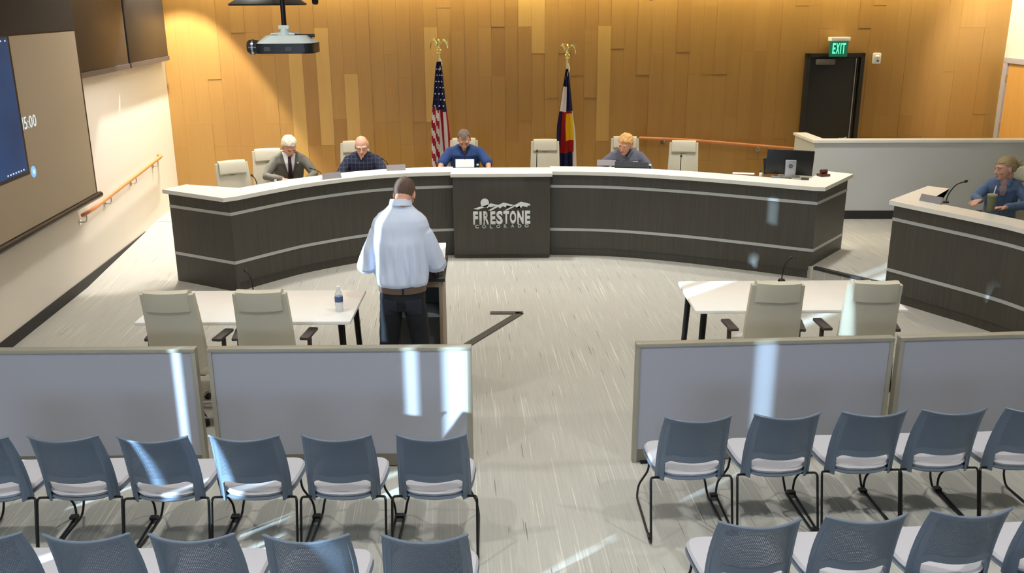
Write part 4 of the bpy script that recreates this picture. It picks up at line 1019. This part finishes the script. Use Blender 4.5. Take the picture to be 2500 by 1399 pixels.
def head(bm, c, f, u, k=1.0):
    c = V(c); f = V(f).normalized(); u = V(u); u = (u-f*u.dot(f)).normalized(); r = f.cross(u); M = Matrix((r, f, u)).transposed()
    def L(x, y, z): return c + (r*x + f*y + u*z)*k
    ell(bm, L(0, -0.014, 0.030), (0.077*k, 0.096*k, 0.090*k), M, 24)
    loft(bm, [(L(0, 0.01, 0.03), r*0.073*k, f*0.080*k), (L(0, 0.018, -0.01), r*0.069*k, f*0.076*k), (L(0, 0.022, -0.05), r*0.062*k, f*0.070*k), (L(0, 0.030, -0.085), r*0.050*k, f*0.056*k), (L(0, 0.042, -0.112), r*0.032*k, f*0.038*k), (L(0, 0.048, -0.122), r*0.018*k, f*0.022*k)], 22)
    limb(bm, [L(0, 0.088, 0.012), L(0, 0.101, -0.018), L(0, 0.108, -0.034)], [0.009*k, 0.011*k, 0.013*k], 10)
    for s in (-1, 1):
        ell(bm, L(s*0.013, 0.098, -0.038), (0.009*k, 0.010*k, 0.008*k), M, 8)
        ell(bm, L(s*0.078, -0.008, -0.012), (0.009*k, 0.020*k, 0.033*k), M, 12)
        ell(bm, L(s*0.030, 0.082, 0.024), (0.026*k, 0.011*k, 0.009*k), M, 10)
        ell(bm, L(s*0.042, 0.066, -0.03), (0.020*k, 0.018*k, 0.020*k), M, 10)
    ell(bm, L(0, 0.086, -0.066), (0.024*k, 0.012*k, 0.010*k), M, 10)
    ell(bm, L(0, 0.080, -0.100), (0.020*k, 0.014*k, 0.013*k), M, 10)
    return L, M
def face_parts(parent, L, M, k=1.0, brow=None, closed=False, lip=(176, 104, 96)):
    for s in (-1, 1):
        if closed:
            bm = rbm(); limb(bm, [L(s*0.046, 0.079, 0.001), L(s*0.031, 0.088, -0.004), L(s*0.017, 0.087, 0.001)], [0.0035]*3, 6); build('eyelid', bm, mat('lash_brown', rgb(96, 62, 50), 0.7), parent)
        else:
            bm = rbm(); ell(bm, L(s*0.031, 0.080, 0.003), (0.013*k, 0.009*k, 0.0075*k), M, 12); e = build('eye', bm, mat('eye_white', rgb(215, 205, 200), 0.2), parent)
            bm = rbm(); ell(bm, L(s*0.031, 0.087, 0.003), (0.006*k, 0.004*k, 0.006*k), M, 10); build('iris', bm, mat('iris_dark', rgb(50, 40, 36), 0.2), e)
        if brow:
            bm = rbm(); limb(bm, [L(s*0.050, 0.080, 0.024), L(s*0.032, 0.095, 0.029), L(s*0.014, 0.096, 0.025)], [0.0035, 0.0048, 0.004], 6); build('eyebrow', bm, brow, parent)
    bm = rbm(); ell(bm, L(0, 0.0955, -0.0645), (0.022*k, 0.005*k, 0.0038*k), M, 12); ell(bm, L(0, 0.0945, -0.071), (0.018*k, 0.005*k, 0.004*k), M, 12); build('lips', bm, mat('lip_%d' % lip[0], rgb(*lip), 0.5), parent)
def hair(parent, L, M, m, keep, k=1.0, thick=0.014, rough_=0.006, name='hair', seed=0):
    bm = rbm(); bmesh.ops.create_icosphere(bm, subdivisions=5, radius=1.0)
    dels = [f for f in bm.faces if not keep(*f.calc_center_median())]
    bmesh.ops.delete(bm, geom=dels, context='FACES')
    for v in bm.verts:
        d = v.co.copy(); nn = noise.noise(V((d.x*5+seed, d.y*2.2, d.z*2.2)))*rough_ + noise.noise(V((d.x*14+seed, d.y*4, d.z*5)))*rough_*0.5
        v.co = V((d.x*(0.077+thick*0.8+nn), -0.012 + d.y*(0.096+thick*0.7+nn), 0.028 + d.z*(0.092+thick+nn)))
    bmesh.ops.solidify(bm, geom=list(bm.faces), thickness=thick+0.006)
    for v in bm.verts: v.co = L(v.co.x/1, v.co.y/1, v.co.z/1)
    return build(name, bm, m, parent)
def patch(parent, src, fn, m, name, n=(14, 24), off=0.004, dirv=(0, 1, 0), thick=0.003, origin=-1.5):
    # a piece of cloth laid on a garment: fn(s, t) -> (x, z); surface found on the garment itself
    me = src.data; tr = BVHTree.FromPolygons([v.co for v in me.vertices], [p.vertices for p in me.polygons]); dv = V(dirv)
    bm = rbm(); G = {}
    for i in range(n[1]+1):
        for j in range(n[0]+1):
            x, z = fn(j/n[0], i/n[1]); o = V((x, 0, z)) + dv*origin; h = tr.ray_cast(o, dv)[0]
            G[i, j] = None if h is None else bm.verts.new(h - dv*off)
    for i in range(n[1]):
        for j in range(n[0]):
            q = [G[i, j], G[i, j+1], G[i+1, j+1], G[i+1, j]]
            if all(q) and max((a.co-b.co).length for a in q for b in q) < 0.12: bm.faces.new(q)
    bmesh.ops.delete(bm, geom=[v for v in bm.verts if not v.link_faces], context='VERTS')
    if bm.faces: bmesh.ops.solidify(bm, geom=list(bm.faces), thickness=thick)
    return build(name, bm, m, parent)
def folds(amp, fx=14, fz=5, seed=0.0):
    return lambda co: amp*(noise.noise(V((co.x*fx+seed, co.y*fx, co.z*fz))) + 0.5*noise.noise(V((co.x*fx*2.2, co.y*fx*2+seed, co.z*fz*2.5))))

def seated(label, hp, face, rz, skin, sleeve, sleeve_len, shirt_name, trousers, arms, hd, build_w=1.0, fold=0.006, look=None, collar=None, hcol=None, grp=None, sh=1.06):
    """hp: head centre in the world; local frame faces -y. arms: {side: (elbow, wrist, hand dir, back-of-hand)}; side -1 = image left"""
    T = thing('person', label, 'person', (0, 0, 0), rz)
    hx, hy, hz = hd; R = Matrix.Rotation(rz, 3, 'Z'); o = R @ V((hx, hy, 0))
    T.location = V((hp[0]-o.x, hp[1]-o.y, PZ)); f, u = look
    W = build_w
    spine = [((0, 0.02, 0.47), 0.17*W, 0.13*W), ((0, 0.02, 0.58), 0.165*W, 0.13*W), ((hx*0.1, 0.0, 0.72), 0.155*W, 0.125*W), ((hx*0.3, hy*0.3, 0.88), 0.165*W, 0.125*W), ((hx*0.45, hy*0.45, sh-0.10), 0.18*W, 0.12*W), ((hx*0.5, hy*0.5, sh-0.02), 0.165*W, 0.095), ((hx*0.56, hy*0.56, sh+0.01), 0.105, 0.075), ((hx*0.65, hy*0.65, sh+0.05), 0.055, 0.055)]
    spine_s = spine[:6] + [((hx*0.54, hy*0.54, sh+0.012), 0.128, 0.090), ((hx*0.60, hy*0.60, sh+0.042), 0.082, 0.074)]
    def torso(bm, g, stop=8): loft(bm, [(c, (a+g, 0, 0), (0, b+g, 0)) for c, a, b in spine[:stop]], 24)
    shc = V((hx*0.48, hy*0.48, sh-0.065)); SH = {s: shc + V((s*0.168*W, 0, 0)) for s in (-1, 1)}
    bm = rbm(); torso(bm, 0)
    L_, M_ = head(bm, (hx, hy, hz), f, u, 1.09)
    limb(bm, [V((hx*0.62, hy*0.62+0.0, sh)), L_(0, -0.025, -0.075), L_(0, -0.02, -0.03)], [0.058, 0.056, 0.060], 16)
    for s in (-1, 1):
        E_, Wr, hdv, bk = arms[s]
        limb(bm, [SH[s], (SH[s]+V(E_))/2, V(E_), V(E_)*0.55+V(Wr)*0.45, Wr], [0.044*W, 0.044*W, 0.042, 0.038, 0.027], 14)
        hand(bm, V(Wr), hdv, bk, -s, 0.45)
        # legs under the desk
        limb(bm, [(s*0.10, 0.0, 0.53), (s*0.13, -0.22, 0.53), (s*0.14, -0.44, 0.50)], [0.085, 0.078, 0.058], 12)
        limb(bm, [(s*0.14, -0.44, 0.50), (s*0.14, -0.42, 0.28), (s*0.14, -0.40, 0.09)], [0.056, 0.052, 0.036], 12)
        limb(bm, [(s*0.14, -0.38, 0.045), (s*0.15, -0.50, 0.035)], [0.034, 0.030], 10)
    body = bake(bm, 'body', skin, T, 0.0065, 2)
    # trousers
    bm = rbm(); loft(bm, [((0, 0.02, 0.44), (0.17, 0, 0), (0, 0.13, 0)), ((0, 0.02, 0.56), (0.182*W, 0, 0), (0, 0.145*W, 0)), ((0, 0.01, 0.64), (0.172*W, 0, 0), (0, 0.14*W, 0))], 20)
    for s in (-1, 1):
        limb(bm, [(s*0.10, 0.0, 0.53), (s*0.13, -0.22, 0.53), (s*0.14, -0.44, 0.50)], [0.097, 0.09, 0.072], 12); limb(bm, [(s*0.14, -0.44, 0.50), (s*0.14, -0.42, 0.28), (s*0.14, -0.40, 0.09)], [0.070, 0.064, 0.058], 12)
    bake(bm, 'trousers', trousers, T, 0.014, 3)
    for s in (-1, 1):
        bm = rbm(); limb(bm, [(s*0.14, -0.36, 0.05), (s*0.145, -0.45, 0.045), (s*0.15, -0.54, 0.04)], [0.046, 0.046, 0.036], 12); build('shoe', bm, BLACK, T)
    # shirt
    bm = rbm(); loft(bm, [(c, (a+0.018, 0, 0), (0, b+0.018, 0)) for c, a, b in spine_s], 24)
    for s in (-1, 1):
        E_, Wr = V(arms[s][0]), V(arms[s][1])
        if sleeve_len >= 1.0:
            limb(bm, [SH[s]-V((s*0.02, 0, 0.005)), (SH[s]+E_)/2, E_, (E_+Wr)/2, E_.lerp(Wr, 0.93)], [0.064*W, 0.060*W, 0.056, 0.050, 0.042], 14)
        else:
            e = SH[s].lerp(E_, sleeve_len); limb(bm, [SH[s], SH[s].lerp(e, 0.5), e], [0.062*W, 0.063*W, 0.064*W], 14)
    st = bake(bm, shirt_name, sleeve, T, 0.009, 4, folds(fold))
    return T, body, st, L_, M_, SH
DX = V((0, 0, 0))
HG = mat('hair_white_grey', rgb(214, 206, 190), 0.7, var=0.15, scale=(60, 60, 20), bump=0.3, bscale=40)
HD = mat('hair_dark_grey', rgb(112, 98, 92), 0.7, var=0.25, scale=(60, 60, 20), bump=0.3, bscale=60)
HR = mat('hair_ginger', rgb(204, 158, 98), 0.7, var=0.2, scale=(60, 60, 20), bump=0.3, bscale=50)
HBL = mat('hair_dark_blond', rgb(160, 142, 104), 0.7, var=0.25, scale=(40, 40, 12), bump=0.3, bscale=40)
HBR = mat('hair_brown_short', rgb(92, 72, 60), 0.8, var=0.25, scale=(90, 90, 40), bump=0.2, bscale=120)
TWEED = mat('grey_tweed', rgb(104, 102, 94), 0.9, var=0.22, scale=(60, 60, 60), bump=0.1, bscale=200)
DKT = mat('dark_trousers', rgb(38, 40, 48), 0.9)
SHIRTW = mat('white_shirt_cloth', rgb(232, 232, 236), 0.8, var=0.02)
POLO = mat('royal_blue_polo', rgb(40, 70, 128), 0.85, var=0.1, scale=(20, 20, 20))
PULL = mat('grey_blue_pullover', rgb(92, 94, 112), 0.9, var=0.12, scale=(30, 30, 30))
DENIM = mat('blue_denim', rgb(92, 114, 148), 0.9, var=0.30, scale=(22, 22, 22), bump=0.15, bscale=120)
full = lambda x, y, z: z > (0.30 if y > 0.55 else (-0.15 + 0.45*max(0, y)/0.55)) or (y < -0.25 and z > -0.62)
def full_ear(x, y, z):
    if y > 0.62: return z > 0.36
    if y > 0.25: return z > 0.36 - (0.62-y)*0.9 and True
    if y > -0.2: return z > 0.02
    return z > -0.66

# --- man in the grey blazer
hp = P(706, 357, PZ+1.18)
f = V((0.30, -0.78, -0.52)).normalized(); u = V((0.15, -0.55, 0.83))
rzA = radians(16)
arms = {-1: ((-0.30, -0.26, 0.80), (-0.10, -0.46, 0.79), (0.75, -0.62, -0.05), (0, 0.1, 1)), 1: ((0.32, -0.24, 0.80), (0.22, -0.50, 0.79), (0.0, -1, -0.05), (0, 0.1, 1))}
T, body, st, L_, M_, SH = seated('seated man with white hair in a grey blazer, white shirt and dark tie', hp, None, rzA, SKIN2, TWEED, 1.0, 'blazer', DKT, arms, (0.02, -0.20, 1.18), 1.10, 0.006, (f, u))
face_parts(T, L_, M_, brow=HG, closed=True); hair(T, L_, M_, HG, full_ear, thick=0.020, rough_=0.008)
vn = lambda s, t: ((s-0.5)*2*(0.085*(1-t)**0.8+0.004)+0.01, 1.10 - t*0.36)
patch(T, st, vn, SHIRTW, 'shirt_front', (14, 26), 0.005)
patch(T, st, lambda s, t: ((s-0.5)*2*(0.018+0.014*t)+0.01, 1.05 - t*0.30), mat('dark_red_tie', rgb(46, 22, 34), 0.6), 'tie', (6, 22), 0.014)
for s_ in (-1, 1):
    patch(T, st, lambda s, t, s_=s_: (s_*((0.085*(1-t)**0.8+0.004) + s*0.05*sin(pi*min(1, t*1.0+0.15))) + 0.01, 1.10 - t*0.36), mat('grey_tweed_lapel', rgb(88, 87, 80), 0.9, var=0.2, scale=(60, 60, 60)), 'lapel', (6, 22), 0.010, thick=0.006)
patch(T, st, lambda s, t: (0.115+(s-0.5)*0.018, 0.96+(t-0.5)*0.014), FWH, 'lapel_pin', (3, 3), 0.018)

# --- man in the plaid shirt
hp = P(883, 357, PZ+1.18)
f = V((0.05, -0.95, -0.28)).normalized(); u = V((0, -0.28, 0.95))
arms = {-1: ((-0.30, -0.22, 0.78), (-0.04, -0.44, 0.82), (0.6, -0.5, 0.45), (-0.2, -0.5, 0.8)), 1: ((0.33, -0.22, 0.78), (0.26, -0.48, 0.785), (0.1, -1, -0.05), (0, 0.1, 1))}
T, body, st, L_, M_, SH = seated('seated bald man with glasses in a dark plaid short-sleeved shirt', hp, None, radians(5), SKIN, plaid_material(), 0.85, 'shirt', DKT, arms, (0.01, -0.14, 1.18), 1.08, 0.006, (f, u))
face_parts(T, L_, M_, brow=HG)
hair(T, L_, M_, HG, lambda x, y, z: y < 0.25 and -0.55 < z < 0.22 and (abs(x) > 0.5 or y < -0.2) and not (y > -0.15 and z < 0.0), thick=0.008, rough_=0.003)
for s in (-1, 1):
    bm = rbm(); pts = [L_(s*0.033+0.024*cos(a), 0.099, 0.0+0.018*sin(a)) for a in [2*pi*k_/18 for k_ in range(19)]]; limb(bm, pts, [0.0022]*19, 6, caps=False); limb(bm, [L_(s*0.057, 0.097, 0.004), L_(s*0.085, 0.0, 0.005)], [0.002, 0.002], 6); build('glasses', bm, mat('thin_metal_frame', rgb(120, 90, 80), 0.3, metal=0.6), T)
hair(T, L_, M_, HG, lambda x, y, z: y > 0.15 and z < -0.55 and abs(x) < 0.75, thick=0.002, rough_=0.002, name='goatee')
patch(T, st, lambda s, t: ((s-0.5)*2*0.045*(1-t), 1.105 - t*0.10), SKIN, 'open_neck', (8, 10), 0.003)
for s_ in (-1, 1): patch(T, st, lambda s, t, s_=s_: (s_*(0.045*(1-t)+0.005+s*0.045*(1-0.3*t)), 1.115 - t*0.11), mat('navy_collar', rgb(22, 26, 44), 0.9), 'collar', (6, 10), 0.010, thick=0.006)

# --- man in the blue polo
hp = P(1133, 340, PZ+1.18)
f = V((0.06, -0.80, -0.60)).normalized(); u = V((0.0, -0.60, 0.80))
arms = {-1: ((-0.32, -0.22, 0.84), (-0.33, -0.42, 0.80), (0.9, -0.35, -0.1), (0, 0.1, 1)), 1: ((0.33, -0.22, 0.84), (0.34, -0.42, 0.80), (-0.8, -0.5, -0.1), (0, 0.1, 1))}
T, body, st, L_, M_, SH = seated('seated man looking down in a royal blue polo shirt at the logo block', hp, None, 0.0, SKIN2, POLO, 0.95, 'polo_shirt', DKT, arms, (0.0, -0.20, 1.18), 1.18, 0.006, (f, u))
face_parts(T, L_, M_, brow=HD, closed=True)
hair(T, L_, M_, HD, lambda x, y, z: full_ear(x, y, z) and not (y > 0.35 and z < 0.62 and abs(x) > 0.28), thick=0.008, rough_=0.004)
hair(T, L_, M_, HG, lambda x, y, z: y > 0.1 and z < -0.5 and abs(x) < 0.85, thick=0.002, rough_=0.002, name='beard')
patch(T, st, lambda s, t: ((s-0.5)*2*0.050*(1-t), 1.11 - t*0.13), SKIN2, 'open_neck', (8, 12), 0.003)
for s_ in (-1, 1): patch(T, st, lambda s, t, s_=s_: (s_*(0.050*(1-t)+0.004+s*0.045*(1-0.4*t)), 1.12 - t*0.135), mat('navy_polo_collar', rgb(22, 34, 78), 0.9), 'collar', (6, 10), 0.010, thick=0.006)

# --- man in the grey pullover
hp = P(1527, 352, PZ+1.17)
f = V((-0.42, -0.84, -0.30)).normalized(); u = V((-0.05, -0.3, 0.95))
arms = {-1: ((-0.36, -0.20, 0.84), (-0.36, -0.42, 0.79), (-0.1, -1, -0.05), (0, 0.1, 1)), 1: ((0.32, -0.18, 0.80), (0.16, -0.46, 0.79), (-0.6, -0.8, -0.05), (0, 0.1, 1))}
T, body, st, L_, M_, SH = seated('seated ginger haired man in a grey zip pullover behind a laptop', hp, None, radians(-10), SKIN2, PULL, 1.0, 'pullover', DKT, arms, (-0.03, -0.20, 1.17), 1.16, 0.008, (f, u))
face_parts(T, L_, M_, brow=HR); hair(T, L_, M_, HR, full_ear, thick=0.016, rough_=0.012, seed=4)
patch(T, st, lambda s, t: ((s-0.5)*2*0.055*(1-t)-0.01, 1.105 - t*0.10), mat('black_undershirt', rgb(22, 20, 24), 0.9), 'undershirt', (8, 12), 0.004)
for s_ in (-1, 1): patch(T, st, lambda s, t, s_=s_: (s_*(0.055*(1-t)+0.004+s*0.035)-0.01, 1.115 - t*0.12), PULL, 'collar', (6, 10), 0.012, thick=0.008)
patch(T, st, lambda s, t: (0.11+(s-0.5)*0.07, 0.94+(t-0.5)*0.018), FWH, 'chest_badge', (6, 3), 0.008)

# --- woman in denim
hp = P(2456, 411, PZ+1.18)
f = V((-0.88, -0.42, -0.12)).normalized(); u = V((-0.1, 0, 1))
arms = {-1: ((-0.26, -0.26, 0.84), (-0.22, -0.46, 0.86), (-0.5, -0.85, -0.15), (0, 0.1, 1)), 1: ((0.27, -0.22, 0.80), (0.04, -0.46, 0.80), (-0.9, -0.4, -0.05), (0, 0.1, 1))}
T, body, st, L_, M_, SH = seated('seated blond woman with a hair bun in a blue denim jacket', hp, None, radians(-26), SKIN, DENIM, 1.0, 'denim_jacket', DKT, arms, (0.0, -0.14, 1.18), 0.98, 0.008, (f, u), sh=1.03)
face_parts(T, L_, M_, brow=HBL, lip=(190, 110, 104))
hair(T, L_, M_, HBL, lambda x, y, z: full_ear(x, y, z), thick=0.010, rough_=0.004, seed=2)
bm = rbm(); ell(bm, L_(0, -0.115, 0.02), (0.036, 0.032, 0.034), M_, 14)
for k_ in range(6): a = k_*1.1; limb(bm, [L_(0.01*cos(a), -0.13, 0.03), L_(0.035*cos(a), -0.16, 0.03+0.035*sin(a))], [0.010, 0.003], 6)
build('hair_bun', bm, HBL, T)
patch(T, st, lambda s, t: ((s-0.5)*2*0.055*(1-t*0.55), 1.10 - t*0.22), mat('mauve_blouse', rgb(160, 138, 142), 0.9, var=0.3, scale=(50, 50, 50)), 'blouse', (8, 14), 0.004)
patch(T, st, lambda s, t: ((s-0.5)*2*0.045*(1-t), 1.11 - t*0.08), SKIN, 'open_neck', (8, 10), 0.007)
for s_ in (-1, 1):
    patch(T, st, lambda s, t, s_=s_: (s_*(0.055*(1-t*0.5)+s*0.05*(1-0.4*t)), 1.115 - t*0.12), DENIM, 'collar', (6, 10), 0.012, thick=0.007)
    patch(T, st, lambda s, t, s_=s_: (s_*(0.075+s*0.07), 0.98-t*0.035), DENIM, 'pocket_flap', (6, 4), 0.008, thick=0.004)

# --- standing man at the lectern (seen from behind, facing +y)
mp = P(981, 560, 1.35)
T = thing('person', 'standing man seen from behind in a pale blue shirt, brown belt and dark jeans', 'person', (-0.875, 7.13, 0), 0)
SHC = mat('pale_blue_shirt', rgb(204, 214, 234), 0.75, var=0.02, bump=0.25, bscale=1, bstretch=(9, 9, 4))
JEAN = mat('black_jeans', rgb(13, 17, 24), 0.85, var=0.2, scale=(14, 14, 8))
spine = [((0, 0, 0.86), 0.165, 0.12), ((0, 0, 0.98), 0.172, 0.125), ((0.0, 0.01, 1.08), 0.178, 0.128), ((0, 0.02, 1.22), 0.19, 0.128), ((0, 0.02, 1.36), 0.205, 0.125), ((0, 0.03, 1.47), 0.18, 0.11), ((0, 0.045, 1.55), 0.12, 0.085), ((0.01, 0.06, 1.60), 0.07, 0.065)]
hc = V((0.03, 0.135, 1.700)); f = V((0.10, 0.84, -0.52)).normalized(); u = V((0.05, 0.52, 0.84))
SHs = {-1: V((-0.182, 0.03, 1.40)), 1: V((0.182, 0.03, 1.40))}
EL = {-1: V((-0.275, 0.02, 1.15)), 1: V((0.275, 0.06, 1.14))}; WR_ = {-1: V((-0.13, 0.27, 1.07)), 1: V((0.235, 0.28, 1.065))}
bm = rbm(); loft(bm, [(c, (a, 0, 0), (0, b, 0)) for c, a, b in spine], 24)
L_, M_ = head(bm, hc, f, u, 1.05); limb(bm, [(0.0, 0.055, 1.55), L_(0, -0.035, -0.085), L_(0, -0.03, -0.02)], [0.064, 0.062, 0.064], 16)
for s in (-1, 1):
    limb(bm, [SHs[s], (SHs[s]+EL[s])/2, EL[s], EL[s]*0.5+WR_[s]*0.5, WR_[s]], [0.050, 0.050, 0.045, 0.042, 0.029], 14)
    hand(bm, WR_[s], (-0.15*s, 1, -0.12), (0, 0.1, 1), s, 0.5)
    limb(bm, [(s*0.088, 0, 0.88), (s*0.112, 0.01, 0.68), (s*0.136, 0.02, 0.48), (s*0.145, 0.0, 0.28), (s*0.15, 0, 0.08)], [0.080, 0.066, 0.054, 0.050, 0.040], 14)
    limb(bm, [(s*0.15, -0.02, 0.045), (s*0.16, 0.15, 0.035)], [0.038, 0.032], 10)
bake(bm, 'body', SKIN2, T, 0.0065, 2)
def sfold(co):
    a = atan2(co.y, co.x); zz = co.z
    vert = 0.020*max(0, min(1, (1.38-zz)/0.25))*min(1, max(0.15, (zz-1.0)/0.1))*sin(a*13 + 2.0*noise.noise(V((a*2, zz*3, 1))) + zz*4)*(0.5+noise.noise(V((a*3, zz*2, 7))))
    return vert + 0.010*noise.noise(V((co.x*7, co.y*7, co.z*4))) + 0.005*noise.noise(V((co.x*18, co.y*16, co.z*7+co.x*12)))
bm = rbm()
loft(bm, [((0, 0, 0.995), (0.194, 0, 0), (0, 0.142, 0)), ((0, -0.005, 1.025), (0.206, 0, 0), (0, 0.152, 0)), ((0, 0, 1.08), (0.212, 0, 0), (0, 0.156, 0)), ((0, 0.01, 1.20), (0.216, 0, 0), (0, 0.150, 0)), ((0, 0.02, 1.34), (0.226, 0, 0), (0, 0.145, 0)), ((0, 0.03, 1.41), (0.232, 0, 0), (0, 0.135, 0)), ((0, 0.035, 1.47), (0.230, 0, 0), (0, 0.130, 0)), ((0, 0.04, 1.52), (0.212, 0, 0), (0, 0.118, 0)), ((0.0, 0.05, 1.565), (0.172, 0, 0), (0, 0.100, 0)), ((0.0, 0.06, 1.60), (0.120, 0, 0), (0, 0.086, 0)), ((0.0, 0.07, 1.635), (0.088, 0, 0), (0, 0.075, 0)), ((0.0, 0.075, 1.65), (0.080, 0, 0), (0, 0.070, 0))], 30)
for s in (-1, 1): limb(bm, [SHs[s]+V((-s*0.03, 0, -0.01)), SHs[s], (SHs[s]+EL[s])/2, EL[s], EL[s].lerp(WR_[s], 0.5), EL[s].lerp(WR_[s], 0.9)], [0.066, 0.072, 0.074, 0.070, 0.061, 0.050], 16)
stm = bake(bm, 'shirt', SHC, T, 0.008, 5, sfold)
bm = rbm(); n = 26
rings = [((0.003, 0.066+0.008*k_, 1.618+0.016*k_), (0.093-0.003*k_, 0, 0.0), (0, 0.092-0.002*k_, -0.020)) for k_ in range(4)]
loft(bm, rings, 26); build('collar', bm, SHC, T)
bm = rbm(); loft(bm, [((0, 0, z), (0.190, 0, 0), (0, 0.143, 0)) for z in (0.948, 0.951, 0.996, 0.998)], 36); build('belt', bm, mat('brown_belt', rgb(96, 78, 66), 0.5), T)
bx('belt_loop', JEAN, T, 0.02, -0.144, 0.972, 0.014, 0.012, 0.05)
bm = rbm(); loft(bm, [((0, 0, 0.80), (0.178, 0, 0), (0, 0.130, 0)), ((0, -0.008, 0.88), (0.186, 0, 0), (0, 0.140, 0)), ((0, 0, 0.97), (0.177, 0, 0), (0, 0.131, 0))], 24)
for s in (-1, 1): limb(bm, [(s*0.088, -0.005, 0.88), (s*0.100, 0, 0.76), (s*0.116, 0.01, 0.62), (s*0.132, 0.02, 0.46), (s*0.142, 0.0, 0.26), (s*0.15, 0, 0.07)], [0.094, 0.092, 0.085, 0.076, 0.068, 0.062], 16)
jm = bake(bm, 'jeans', JEAN, T, 0.010, 4, folds(0.006, 10, 9))
patch(T, jm, lambda s, t: (0.095+(s-0.5)*0.12, 0.90-t*0.13), mat('jean_pocket', rgb(30, 35, 48), 0.85), 'back_pocket', (6, 6), 0.003, (0, 1, 0))
patch(T, jm, lambda s, t: (-0.095+(s-0.5)*0.12, 0.90-t*0.13), MATS['jean_pocket'], 'back_pocket', (6, 6), 0.003, (0, 1, 0))
for s in (-1, 1):
    bm = rbm(); loft(bm, [((s*0.15, -0.06, 0.04), (0.03, 0, 0), (0, 0.01, 0.03)), ((s*0.15, 0.0, 0.05), (0.042, 0, 0), (0, 0, 0.05)), ((s*0.155, 0.10, 0.04), (0.048, 0, 0), (0, 0, 0.038)), ((s*0.165, 0.20, 0.028), (0.035, 0, 0), (0, 0, 0.022))], 14); build('shoe', bm, BLACK, T)
hair(T, L_, M_, HBR, lambda x, y, z: (full_ear(x, y, z) if z > -0.2 else (y < -0.2 and z > -0.80)), 1.05, thick=0.006, rough_=0.003, seed=9)
face_parts(T, L_, M_, brow=HBR, closed=True)
